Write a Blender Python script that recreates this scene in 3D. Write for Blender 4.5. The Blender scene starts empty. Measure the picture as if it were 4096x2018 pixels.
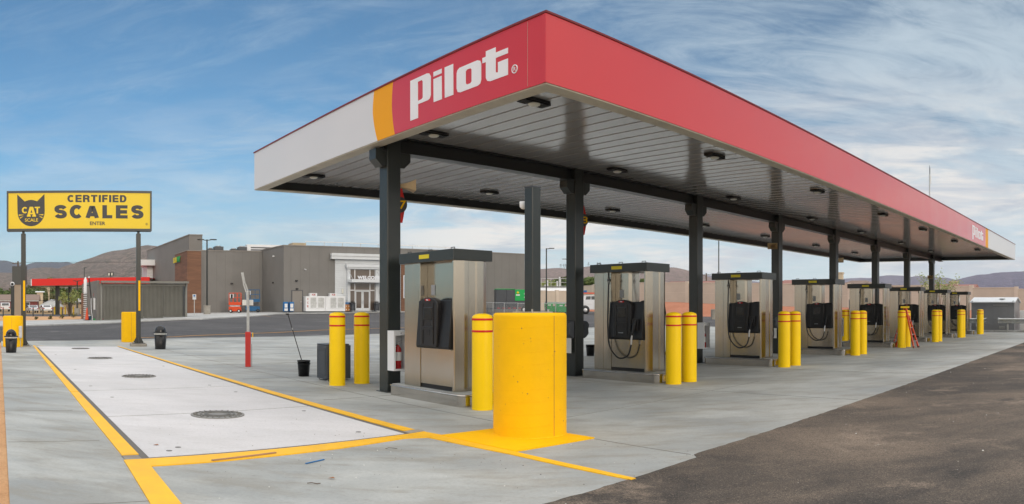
import bpy, bmesh, math, random
from mathutils import Vector, Matrix
random.seed(7)
R = math.radians
sc = bpy.context.scene
COL = sc.collection
# ------------------------------------------------------------ camera, sky, sun, exposure
F_, Y0, EYE = 2918.0, 1232.0, 1.6
cd = bpy.data.cameras.new('camera'); cam = bpy.data.objects.new('camera', cd); COL.objects.link(cam)
cam.location = (0, 0, EYE); cam.rotation_euler = (R(90), 0, 0)
cd.type = 'PANO'; cd.panorama_type = 'CENTRAL_CYLINDRICAL'      # the photograph is a stitched wide view: straight eaves bow
cd.central_cylindrical_range_u_min = -2048 / F_; cd.central_cylindrical_range_u_max = 2048 / F_
cd.central_cylindrical_range_v_min = -(2018 - Y0) / F_; cd.central_cylindrical_range_v_max = Y0 / F_
cd.central_cylindrical_radius = 1.0
cd.clip_start = 0.05; cd.clip_end = 30000
sc.camera = cam
SUN_EL, SUN_AZ = R(17), R(142)          # low sun behind the camera's right shoulder
wd = bpy.data.worlds.new('World'); sc.world = wd; wd.use_nodes = True
def build_sky():
    nt = wd.node_tree; N = nt.nodes; L = nt.links; N.clear()
    out = N.new('ShaderNodeOutputWorld'); bg = N.new('ShaderNodeBackground'); bg.inputs[1].default_value = 0.1
    sky = N.new('ShaderNodeTexSky'); sky.sky_type = 'NISHITA'; sky.sun_disc = False
    sky.sun_elevation = SUN_EL; sky.sun_rotation = SUN_AZ; sky.altitude = 800; sky.air_density = 1.0; sky.dust_density = 0.6; sky.ozone_density = 2.0
    tc = N.new('ShaderNodeTexCoord'); sep = N.new('ShaderNodeSeparateXYZ'); L.new(tc.outputs['Generated'], sep.inputs[0])
    def math_(op, a, b=None, c=None):
        m = N.new('ShaderNodeMath'); m.operation = op
        for i, v in enumerate((a, b, c)):
            if v is None: continue
            if hasattr(v, 'is_output'): L.new(v, m.inputs[i])
            else: m.inputs[i].default_value = v
        return m.outputs[0]
    z = math_('MAXIMUM', sep.outputs[2], 0.0); zz = math_('ADD', z, 0.10)
    px = math_('DIVIDE', sep.outputs[0], zz); py = math_('DIVIDE', sep.outputs[1], zz)
    cmb = N.new('ShaderNodeCombineXYZ'); L.new(px, cmb.inputs[0]); L.new(py, cmb.inputs[1])
    def noise(vec, scale, detail, rough, dist, mscale=(1,1,1), rot=0, loc=(0,0,0)):
        mp = N.new('ShaderNodeMapping'); mp.inputs['Scale'].default_value = mscale; mp.inputs['Rotation'].default_value = (0,0,rot); mp.inputs['Location'].default_value = loc
        L.new(vec, mp.inputs[0]); n = N.new('ShaderNodeTexNoise'); n.inputs['Scale'].default_value = scale; n.inputs['Detail'].default_value = detail
        n.inputs['Roughness'].default_value = rough; n.inputs['Distortion'].default_value = dist; L.new(mp.outputs[0], n.inputs[0]); return n.outputs[0]
    def ramp(v, a, b):
        m = N.new('ShaderNodeMapRange'); m.interpolation_type = 'SMOOTHSTEP'; m.inputs[1].default_value = a; m.inputs[2].default_value = b; L.new(v, m.inputs[0]); return m.outputs[0]
    # high thin streaks: thick in the east (right of the view), thin in the west
    side = math_('MULTIPLY_ADD', sep.outputs[0], 0.15, 0.0)
    n1 = noise(cmb.outputs[0], 0.75, 9, 0.64, 1.1, (1.0, 2.0, 1), R(38), (3.1, .4, 0))
    n5 = noise(cmb.outputs[0], 2.3, 9, 0.66, 1.4, (1.0, 2.4, 1), R(52), (5, 2, 0))
    n2 = noise(cmb.outputs[0], 0.30, 5, 0.55, 0.4, (1.0, 1.4, 1), R(20), (1.0, 5, 0))
    mixn = math_('ADD', math_('ADD', math_('ADD', math_('MULTIPLY', n1, 0.42), math_('MULTIPLY', n5, 0.30)), math_('MULTIPLY', n2, 0.28)), side)
    c1 = math_('MULTIPLY', ramp(mixn, 0.40, 0.68), math_('MULTIPLY_ADD', ramp(sep.outputs[0], -0.3, 0.5), 0.30, 0.50))
    # low banks of small clouds near the horizon
    v2 = N.new('ShaderNodeCombineXYZ'); at = math_('ARCTAN2', sep.outputs[0], sep.outputs[1]); L.new(at, v2.inputs[0]); L.new(math_('MULTIPLY', z, 4.6), v2.inputs[1])
    n3 = noise(v2.outputs[0], 4.4, 7, 0.58, 0.5, (1, 1, 1), 0, (7.3, 2.2, 0))
    low = math_('MULTIPLY', ramp(n3, 0.38, 0.58), math_('SUBTRACT', 1.0, ramp(z, 0.16, 0.34)))
    low = math_('MULTIPLY', low, ramp(z, 0.015, 0.06)); low = math_('MULTIPLY', low, math_('MULTIPLY_ADD', ramp(sep.outputs[0], -0.4, 0.0), 0.6, 0.2))
    n4 = noise(v2.outputs[0], 5.2, 6, 0.6, 0.6, (1, 1.3, 1), 0, (2.3, 1.4, 0))
    lowcol = N.new('ShaderNodeMix'); lowcol.data_type = 'RGBA'; L.new(ramp(n4, 0.38, 0.62), lowcol.inputs[0])
    lowcol.inputs[6].default_value = (4.0, 4.5, 5.3, 1); lowcol.inputs[7].default_value = (8.6, 8.0, 7.4, 1)
    tint = N.new('ShaderNodeMix'); tint.data_type = 'RGBA'; tint.blend_type = 'MULTIPLY'; tint.inputs[0].default_value = 1.0
    L.new(sky.outputs[0], tint.inputs[6]); tint.inputs[7].default_value = SKY_TINT
    mx = N.new('ShaderNodeMix'); mx.data_type = 'RGBA'; L.new(c1, mx.inputs[0]); L.new(tint.outputs[2], mx.inputs[6]); mx.inputs[7].default_value = (5.0, 6.0, 6.7, 1)
    # milky band above the horizon
    hz = math_('MULTIPLY', math_('SUBTRACT', 1.0, ramp(z, 0.0, 0.26)), math_('MULTIPLY_ADD', ramp(sep.outputs[0], -0.45, 0.15), 0.10, 0.62))
    m2 = N.new('ShaderNodeMix'); m2.data_type = 'RGBA'; L.new(hz, m2.inputs[0]); L.new(mx.outputs[2], m2.inputs[6])
    mc = N.new('ShaderNodeMix'); mc.data_type = 'RGBA'; L.new(ramp(sep.outputs[0], -0.45, 0.2), mc.inputs[0]); mc.inputs[6].default_value = (3.5, 4.9, 5.9, 1); mc.inputs[7].default_value = (5.9, 7.0, 7.6, 1); L.new(mc.outputs[2], m2.inputs[7])
    m3 = N.new('ShaderNodeMix'); m3.data_type = 'RGBA'; L.new(low, m3.inputs[0]); L.new(m2.outputs[2], m3.inputs[6]); L.new(lowcol.outputs[2], m3.inputs[7])
    # unseen warm brightness added to the sky behind the camera, lights upright faces
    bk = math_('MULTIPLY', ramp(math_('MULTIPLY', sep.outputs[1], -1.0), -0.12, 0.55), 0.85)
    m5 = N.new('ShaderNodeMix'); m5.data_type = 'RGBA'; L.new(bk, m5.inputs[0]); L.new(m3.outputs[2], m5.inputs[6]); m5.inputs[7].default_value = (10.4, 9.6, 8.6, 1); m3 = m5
    # unseen bright sky overhead, added to light the ground without hard shadows
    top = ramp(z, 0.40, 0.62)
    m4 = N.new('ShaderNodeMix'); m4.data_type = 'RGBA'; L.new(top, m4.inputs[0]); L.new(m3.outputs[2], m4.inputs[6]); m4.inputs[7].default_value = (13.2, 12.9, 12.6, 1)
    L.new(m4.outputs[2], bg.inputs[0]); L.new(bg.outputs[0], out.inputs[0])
SKY_TINT = (0.31, 0.75, 0.92, 1)
build_sky()
HAZE_D = 0.00005
sl = bpy.data.lights.new('sun', 'SUN'); so = bpy.data.objects.new('sun', sl); COL.objects.link(so)
sl.energy = 0.8; sl.angle = R(14); sl.color = (1.0, 0.86, 0.70)
sd = Vector((math.sin(SUN_AZ) * math.cos(SUN_EL), math.cos(SUN_AZ) * math.cos(SUN_EL), math.sin(SUN_EL)))
so.rotation_euler = sd.to_track_quat('Z', 'Y').to_euler()
sc.view_settings.view_transform = 'Standard'; sc.view_settings.look = 'None'; sc.view_settings.gamma = 1
sc.view_settings.exposure = 0.22
sc.cycles.max_bounces = 7; sc.cycles.diffuse_bounces = 4; sc.cycles.glossy_bounces = 4; sc.cycles.transparent_max_bounces = 16
sc.cycles.use_denoising = True; sc.cycles.volume_bounces = 1; sc.cycles.sample_clamp_indirect = 4
# ------------------------------------------------------------ materials
def lin(r, g, b):
    f = lambda c: (c / 255) / 12.92 if c / 255 <= 0.04045 else ((c / 255 + 0.055) / 1.055) ** 2.4
    return (f(r), f(g), f(b), 1)
class NT:
    def __init__(s, name):
        s.m = bpy.data.materials.new(name); s.m.use_nodes = True; s.t = s.m.node_tree; s.N = s.t.nodes; s.L = s.t.links
        s.b = s.N['Principled BSDF']; s.tc = s.N.new('ShaderNodeTexCoord')
    def set(s, k, v):
        if hasattr(v, 'is_output'): s.L.new(v, s.b.inputs[k])
        else: s.b.inputs[k].default_value = v
        return s
    def noise(s, scale, detail=5, rough=.55, ms=(1,1,1), rot=(0,0,0), src='Object', dist=0, off=(0,0,0)):
        mp = s.N.new('ShaderNodeMapping'); mp.inputs['Scale'].default_value = ms; mp.inputs['Rotation'].default_value = rot; mp.inputs['Location'].default_value = off
        s.L.new(s.tc.outputs[src], mp.inputs[0])
        n = s.N.new('ShaderNodeTexNoise'); n.inputs['Scale'].default_value = scale; n.inputs['Detail'].default_value = detail
        n.inputs['Roughness'].default_value = rough; n.inputs['Distortion'].default_value = dist; s.L.new(mp.outputs[0], n.inputs[0]); return n.outputs[0]
    def rng(s, v, a, b, c=0., d=1.):
        m = s.N.new('ShaderNodeMapRange'); m.inputs[1].default_value = a; m.inputs[2].default_value = b; m.inputs[3].default_value = c; m.inputs[4].default_value = d
        s.L.new(v, m.inputs[0]); return m.outputs[0]
    def mix(s, f, a, b, blend='MIX'):
        m = s.N.new('ShaderNodeMix'); m.data_type = 'RGBA'; m.blend_type = blend
        for i, v in ((0, f), (6, a), (7, b)):
            if hasattr(v, 'is_output'): s.L.new(v, m.inputs[i])
            else: m.inputs[i].default_value = v
        return m.outputs[2]
    def math(s, op, a, b=0.):
        m = s.N.new('ShaderNodeMath'); m.operation = op
        for i, v in enumerate((a, b)):
            if hasattr(v, 'is_output'): s.L.new(v, m.inputs[i])
            else: m.inputs[i].default_value = v
        return m.outputs[0]
    def bump(s, h, strength, dist=.02):
        b = s.N.new('ShaderNodeBump'); b.inputs['Strength'].default_value = strength; b.inputs['Distance'].default_value = dist
        s.L.new(h, b.inputs['Height']); s.L.new(b.outputs[0], s.b.inputs['Normal']); return s
def scl(c, k): return (c[0]*k, c[1]*k, c[2]*k, 1)
def paint(name, col, rough=.45, var=.12, nscale=2.5, metal=0., coat=0., bump=.08, grime=0., spec=.5):
    n = NT(name); a = n.noise(nscale, 6, .6); f = n.noise(60, 3, .5)
    c = n.mix(n.rng(a, .3, .7), scl(col, 1 - var), scl(col, 1 + var * .6))
    if grime:
        g = n.noise(1.7, 7, .7, (1, 1, .25), dist=.6); c = n.mix(n.math('MULTIPLY', n.rng(g, .45, .75), grime), c, lin(105, 95, 80))
    n.set('Base Color', c).set('Metallic', metal).set('Specular IOR Level', spec)
    n.set('Roughness', n.rng(a, .2, .8, rough - .05, rough + .07))
    if coat: n.set('Coat Weight', coat).set('Coat Roughness', .12)
    if bump: n.bump(f, bump, .003)
    return n.m
def concrete(name, c1, c2, stain, amt=.5, joints=None):
    n = NT(name)
    a = n.noise(.30, 6, .6, (1, 1, 1), dist=.3); b = n.noise(1.9, 7, .66, (.55, 1.5, 1), rot=(0, 0, R(-48))); b2 = n.noise(.5, 6, .66, (.6, 1.3, 1), rot=(0, 0, R(-48)), off=(3, 1, 0)); f = n.noise(26, 4, .75); sp = n.noise(7, 5, .7)
    c = n.mix(n.rng(a, .38, .62), c1, c2)
    n9 = n.noise(.16, 5, .6, off=(4, 4, 0)); c = n.mix(n.math('MULTIPLY', n.rng(n9, .46, .62), amt*.6), c, stain); c = n.mix(n.math('MULTIPLY', n.rng(b, .47, .62), amt), c, stain)
    c = n.mix(n.math('MULTIPLY', n.rng(b2, .50, .62), amt*1.1), c, scl(c2, 1.14))
    c = n.mix(n.math('MULTIPLY', n.rng(sp, .58, .72), .30), c, scl(stain, .8))
    c = n.mix(n.math('MULTIPLY', n.rng(f, .42, .66), .22), c, scl(c1, .62))
    n.set('Base Color', c).set('Roughness', n.rng(a, .3, .7, .62, .85)).set('Specular IOR Level', .35).bump(f, .25, .004)
    return n.m
def asphalt(name, c1, c2, dust, dusty=.5):
    n = NT(name)
    a = n.noise(.20, 7, .62, (1, 1.7, 1), rot=(0, 0, R(40)), dist=.3); b = n.noise(1.1, 7, .7); d = n.noise(.7, 8, .72, (1.6, .5, 1), rot=(0, 0, R(-46)), off=(2, 7, 0)); g = n.noise(60, 3, .7); s2 = n.noise(17, 4, .85); s3 = n.noise(90, 2, .5)
    c = n.mix(n.rng(b, .38, .62), c1, c2)
    c = n.mix(n.math('MULTIPLY', n.rng(a, .44, .62), dusty), c, dust); a3 = n.noise(.55, 9, .75, off=(9, 4, 0)); c = n.mix(n.math('MULTIPLY', n.rng(a3, .55, .66), .8), c, scl(dust, 1.45))
    c = n.mix(n.math('MULTIPLY', n.rng(d, .60, .70), .55), c, scl(dust, 1.35))
    c = n.mix(n.math('MULTIPLY', n.rng(s2, .54, .66), .55), c, scl(c1, .45))
    c = n.mix(n.math('MULTIPLY', n.rng(g, .56, .68), .65), c, scl(dust, 1.5))
    c = n.mix(n.math('MULTIPLY', n.rng(s3, .40, .56), .55), c, scl(c1, .35))
    n.set('Base Color', c).set('Roughness', n.rng(b, .3, .7, .78, .95)).set('Specular IOR Level', .3).bump(n.math('ADD', g, s2), .6, .008)
    return n.m
M = {}
M['apron'] = concrete('pump_apron_concrete', lin(148,153,154), lin(178,181,179), lin(138,133,121))
M['walk'] = concrete('pavement_concrete', lin(165,168,168), lin(188,190,190), lin(150,148,142))
M['deckc'] = concrete('scale_deck_concrete', lin(199,199,201), lin(210,209,211), lin(188,187,186), .35)
M['pad'] = concrete('rough_concrete', lin(140,136,128), lin(165,160,150), lin(110,100,90))
M['asphalt'] = asphalt('dusty_asphalt', lin(66,63,61), lin(94,88,82), lin(138,124,110), .9)
M['asphalt_far'] = asphalt('new_asphalt', lin(74,74,77), lin(88,88,90), lin(106,105,106), .5)
M['joint'] = paint('joint_sealant', lin(104,102,98), .8); M['crack'] = paint('saw_cut', lin(132,131,126), .8)
M['yellow_line'] = paint('yellow_curb_paint', lin(246,188,24), .55, .10, 3, grime=.12, bump=.2)
M['line_far'] = paint('lane_line_paint', lin(225,160,40), .6)
M['drum_y'] = paint('yellow_concrete_paint', lin(248,192,0), .6, .05, 4, bump=.35, grime=.04, spec=.2)
M['boll'] = paint('yellow_sleeve_plastic', lin(250,208,0), .42, .03, 3, bump=.05, spec=.3)
M['redtape'] = paint('red_reflective_tape', lin(205,24,16), .35, .05)
M['dark'] = paint('dark_green_grey_paint', lin(40,46,45), .34, .15, 1.5, coat=.2)
M['beam'] = paint('dark_beam_paint', lin(34,38,40), .35, .12, 1.5)
M['black'] = paint('black_plastic', lin(22,22,25), .38, .1, 6, bump=.12)
M['blackgl'] = paint('black_gloss_plastic', lin(22,24,28), .2, .1, 6)
M['rubber'] = paint('black_rubber', lin(24,24,26), .5, .1)
M['charcoal'] = paint('charcoal_plastic', lin(66,71,78), .5, .08, 5, bump=.15)
M['white'] = paint('white_paint', lin(226,228,230), .4, .04, 2)
M['whitem'] = paint('white_sheet_metal', lin(215,220,224), .35, .05, 2)
M['red'] = paint('red_fascia_panel', lin(208,28,24), .34, .03, .8, coat=.85, bump=0, spec=.5)
M['red'].node_tree.nodes['Principled BSDF'].inputs['Coat IOR'].default_value = 1.62
M['redfar'] = paint('bright_red_fascia', lin(222,36,30), .4, .03, .8)
M['fasw'] = paint('white_fascia_panel', lin(214,216,220), .32, .02, .8, coat=.5, bump=0)
M['fasy'] = paint('yellow_fascia_band', lin(236,164,0), .45, .03, .8, bump=0, spec=.3)
M['redtrim'] = paint('dark_red_trim', lin(120,28,30), .4)
M['soffit'] = paint('cream_soffit_metal', lin(186,180,164), .5, .10, 1.3, grime=.35)
M['letter'] = paint('white_letter_face', lin(232,235,242), .35, .02)
M['chrome'] = paint('chrome', (.7,.7,.7,1), .18, .05, metal=1)
M['galv'] = paint('galvanised_steel', (.48,.50,.51,1), .42, .25, 4, metal=.85)
M['redpost'] = paint('red_post_paint', lin(190,35,30), .45, .1, grime=.1)
M['extred'] = paint('extinguisher_red', lin(175,22,24), .25, .05, coat=.5)
M['paper'] = paint('paper', lin(225,225,222), .7, .03)
M['sticker_y'] = paint('yellow_sticker', lin(222,205,40), .5)
M['sticker_g'] = paint('grey_sticker', lin(160,165,170), .5)
M['lens'] = paint('frosted_lamp_lens', lin(215,215,205), .3)
M['ink'] = paint('dark_ink', lin(58,60,62), .5, .04)
M['signy'] = paint('yellow_sign_face', lin(232,200,14), .4, .03, 1)
M['signframe'] = paint('sign_frame_metal', lin(60,64,64), .4)
M['tan_horn'] = paint('tan_horn_plastic', lin(190,165,125), .5)
M['orange'] = paint('orange_paint', lin(215,75,30), .4, .08)
M['blue'] = paint('blue_paint', lin(0,105,170), .4, .08)
M['blued'] = paint('dark_blue_paint', lin(8,88,135), .45, .08)
M['green'] = paint('green_paint', lin(10,168,80), .4, .06)
M['greyd'] = paint('dark_grey_paint', lin(70,74,80), .45, .08)
M['boxbrown'] = paint('cardboard', lin(190,130,75), .8, .06)
M['ladder'] = paint('orange_fibreglass', lin(215,80,45), .45)
M['alu'] = paint('aluminium', (.62,.63,.65,1), .35, .1, 4, metal=.8)
M['tire'] = paint('tyre_rubber', lin(40,40,40), .7)
M['lath'] = paint('weathered_lath', lin(168,132,104), .8)
M['rust'] = paint('wood_stick', lin(150,105,75), .8)
M['trunk'] = paint('bark', lin(95,80,65), .9, .3, 8)
def steel():
    n = NT('brushed_stainless'); a = n.noise(.55, 2, .4, (1,1,.7)); br = n.noise(140, 2, .6, (1, 1, .02)); g = n.noise(1.1, 2, .4, (1,1,.6))
    c = n.mix(n.rng(a, .3, .7), (.42,.385,.32,1), (.50,.465,.405,1)); c = n.mix(n.math('MULTIPLY', n.rng(g, .55, .8), .2), c, (.36,.31,.24,1))
    n.set('Base Color', c).set('Metallic', 1.).set('Roughness', n.rng(g, .2, .8, .13, .24))
    vb = n.noise(1.7, 1, .3, (1,1,.04)); n.bump(n.math('ADD', n.math('ADD', n.math('MULTIPLY', a, .6), vb), n.math('MULTIPLY', br, .006)), .55, .04); return n.m
M['steel'] = steel(); M['skirt'] = paint('island_stainless', (.58,.55,.51,1), .16, .12, 1.2, metal=1., bump=0); M['shedg'] = paint('shed_grey_paint', lin(128,130,134), .45, .06)
def deckmat():
    n = NT('glossy_soffit_panels'); a = n.noise(.8, 5, .6, (1.,.15,1))
    n.set('Base Color', n.mix(n.rng(a, .3, .7), lin(166,166,166), lin(176,175,174))).set('Roughness', n.rng(a, .3, .7, .11, .17)).set('Metallic', .30).set('Specular IOR Level', .6)
    return n.m
M['deck'] = deckmat()
def wallpanel(name, c, pitch=.0):
    n = NT(name); a = n.noise(.5, 6, .6); f = n.noise(30, 3, .6)
    n.set('Base Color', n.mix(n.rng(a, .3, .7), scl(c, .92), scl(c, 1.06))).set('Roughness', .6).bump(f, .15, .005); return n.m
M['wallg'] = wallpanel('taupe_wall_panel', lin(121,119,116))
M['wallg2'] = wallpanel('taupe_wall_trim', lin(135,130,124))
M['cmu'] = wallpanel('grey_block', lin(112,110,106))
M['corr'] = paint('corrugated_grey_metal', lin(126,126,120), .45, .12, 1.5, metal=.2, grime=.1)
M['tanwall'] = wallpanel('tan_block', lin(194,184,170))
M['tanwall2'] = wallpanel('tan_block_pilaster', lin(204,194,180))
def woodmat():
    n = NT('brown_plank_cladding'); a = n.noise(2.2, 6, .6, (.35, .35, 9)); b = n.noise(.9, 3, .5, (.4,.4,2.5))
    c = n.mix(n.rng(a, .3, .7), lin(98,66,46), lin(140,98,72)); c = n.mix(n.math('MULTIPLY', n.rng(b, .4, .65), .5), c, lin(88,58,42))
    n.set('Base Color', c).set('Roughness', .6); return n.m
M['wood'] = woodmat()
def dirtmat(name, c1, c2, c3, s=1.):
    n = NT(name); a = n.noise(.3*s, 7, .65); b = n.noise(3*s, 6, .7); g = n.noise(40, 3, .7)
    c = n.mix(n.rng(a, .35, .65), c1, c2); c = n.mix(n.math('MULTIPLY', n.rng(b, .5, .7), .6), c, c3); c = n.mix(n.math('MULTIPLY', n.rng(g, .45, .65), .3), c, scl(c1, .55))
    n.set('Base Color', c).set('Roughness', .95).set('Specular IOR Level', .1).bump(n.math('ADD', b, g), .6, .03); return n.m
M['sand'] = dirtmat('sandy_soil', lin(196,152,112), lin(210,172,132), lin(170,128,92))
M['reddirt'] = dirtmat('red_soil', lin(172,118,94), lin(186,130,106), lin(150,102,82))
M['plain'] = dirtmat('dry_plain', lin(168,140,108), lin(150,130,98), lin(110,105,78))
def hillmat(name, c1, c2, c3, s):
    n = NT(name); a = n.noise(s, 8, .7); b = n.noise(s*9, 6, .75); d = n.noise(s*40, 4, .7)
    c = n.mix(n.rng(a, .38, .62), c1, c2); c = n.mix(n.rng(b, .44, .60), c, c3); c = n.mix(n.math('MULTIPLY', n.rng(d, .48, .58), .75), c, scl(c3, .7))
    n.set('Base Color', c).set('Roughness', 1.).set('Specular IOR Level', 0.).bump(n.math('ADD', a, n.math('MULTIPLY', b, .4)), 1.0, 9.); return n.m
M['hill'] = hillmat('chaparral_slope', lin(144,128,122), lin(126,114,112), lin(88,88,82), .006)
M['hillfar'] = hillmat('far_range_slope', lin(84,92,108), lin(74,84,98), lin(60,68,80), .003)  # blue of the distant air is mixed into this slope colour
M['hillp'] = hillmat('hazed_range_slope', lin(116,112,132), lin(104,102,124), lin(84,84,104), .003)  # bluish purple haze is put into the colour, besides the haze volume
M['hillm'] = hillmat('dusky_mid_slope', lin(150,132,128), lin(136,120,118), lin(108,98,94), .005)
def leafmat(name, c1, c2):
    n = NT(name); oi = n.N.new('ShaderNodeObjectInfo'); a = n.noise(.9, 4, .6); b = n.noise(7, 2, .5)
    c = n.mix(n.rng(a, .35, .65), c1, c2); c = n.mix(n.math('MULTIPLY', n.rng(b, .45, .6), .4), c, scl(c1, .6))
    n.set('Base Color', c).set('Roughness', .7).set('Specular IOR Level', .2); return n.m
M['leaf'] = leafmat('green_foliage', lin(70,92,48), lin(105,118,68))
M['leafy'] = leafmat('yellow_green_foliage', lin(128,142,80), lin(150,155,100))
M['leafo'] = leafmat('olive_foliage', lin(88,92,58), lin(120,118,82))
def glassmat():
    n = NT('sunset_sheen_glass'); n.set('Base Color', (.13,.10,.08,1)).set('Metallic', 0.).set('Roughness', .05).set('Specular IOR Level', .5).set('Coat Weight', .5).set('Coat IOR', 1.5); return n.m  # brown base colour stands in for the sunset mirrored in the panes
M['glass'] = glassmat(); M['stone'] = wallpanel('stacked_stone', lin(150,138,122))
M['cglass'] = paint('car_window_glass', lin(30,36,42), .06, .02, spec=1., coat=1.)
M['roofred'] = paint('clay_roof_tiles', lin(150,108,100), .8, .2, 3)
M['roofgrey'] = paint('brown_grey_roof_tiles', lin(132,114,104), .8, .2, 3)
M['stucco'] = wallpanel('cream_stucco', lin(205,190,165))
M['brick'] = wallpanel('red_barn_paint', lin(130,50,45))
M['silver'] = paint('silver_car_paint', lin(190,194,200), .3, .03, coat=.6)
M['carw'] = paint('white_car_paint', lin(222,224,228), .3, .03, coat=.6)
M['carblk'] = paint('black_car_paint', lin(30,32,38), .25, .03, coat=.6)
M['taill'] = paint('tail_lamp_red', lin(170,20,20), .3)
M['hvac'] = paint('tan_unit_metal', lin(178,162,135), .5)
M['poster'] = paint('blue_poster', lin(70,110,165), .4, .5, 1.2)
# ------------------------------------------------------------ survey helpers
def lerp(a, b, t): return a + (b - a) * t
TR = [0, 30, 40, 50, 56, 66, 76, 90, 120, 142, 250, 700, 30000]
TX = [-800, 0, 390, 750, 1134, 1600, 2100, 2400, 2700, 3000, 3300, 4096, 4900]
TZ = [[0,0,.10,.30,.38,.42,.45,.5,.55,.6,3.0,6,6],[0,0,.15,.35,.42,.45,.48,.5,.55,.6,3.0,6,6],[0,0,.2,.45,.6,.69,.72,.7,.6,.6,3.0,6,6],
      [0,0,.3,.70,.84,.90,.98,1.06,1.1,1.1,1.1,3,3],[0,0,.22,.55,.72,.96,1.13,1.22,1.3,1.3,1.3,4,4],[0,0,.2,.45,.62,.9,1.15,1.3,1.5,1.6,1.6,5,5],
      [0,0,.12,.3,.5,.8,.95,1.25,1.6,2,3,5,5],[0,0,.08,.22,.4,.7,.88,1.1,1.8,2.4,3,5,5],[0,0,0,.1,.2,.4,.55,.8,2.2,2.4,3,5,5],
      [0,0,0,0,.1,.3,.5,.9,1.9,2.2,3,5,5],[0,0,0,0,.05,.25,.5,1.1,1.6,2,3,5,5],[0,0,0,0,.05,.2,.4,.8,1.2,1.6,2,5,5],[0,0,0,0,.05,.2,.4,.8,1.2,1.6,2,5,5]]
def tz(x, y):
    """height of the ground at a place: level under the pumps, rising gently towards the store"""
    r = math.hypot(x, y); px = 2048 + F_ * math.atan2(x, y)
    if abs(math.atan2(x, y)) > 2: return 0.0 if r < 60 else .3
    px = min(max(px, TX[0]), TX[-1] - .01); r = min(r, 29999)
    i = max(k for k in range(len(TX) - 1) if TX[k] <= px); j = max(k for k in range(len(TR) - 1) if TR[k] <= r)
    u = (px - TX[i]) / (TX[i+1] - TX[i]); v = (r - TR[j]) / (TR[j+1] - TR[j])
    return lerp(lerp(TZ[i][j], TZ[i][j+1], v), lerp(TZ[i+1][j], TZ[i+1][j+1], v), u)
def pol(px, r):
    t = (px - 2048) / F_; return r * math.sin(t), r * math.cos(t)
def hz(py, r): return EYE + (Y0 - py) * r / F_
def gp(px, py):
    """surveyed ground point seen at a photo pixel"""
    r = 6.0
    while r < 400:
        x, y = pol(px, r)
        if Y0 + F_ * (EYE - tz(x, y)) / r <= py: break
        r += .05
    return pol(px, r)
PHI = 0.84298; UX = (math.sin(PHI), math.cos(PHI)); UY = (-math.cos(PHI), math.sin(PHI)); F0 = (0.4629, 9.8836); RZ = R(90) - PHI
def S(a, b): return F0[0] + a * UX[0] + b * UY[0], F0[1] + a * UX[1] + b * UY[1]
def inv(x, y): dx, dy = x - F0[0], y - F0[1]; return dx * UX[0] + dy * UX[1], dx * UY[0] + dy * UY[1]
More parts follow.
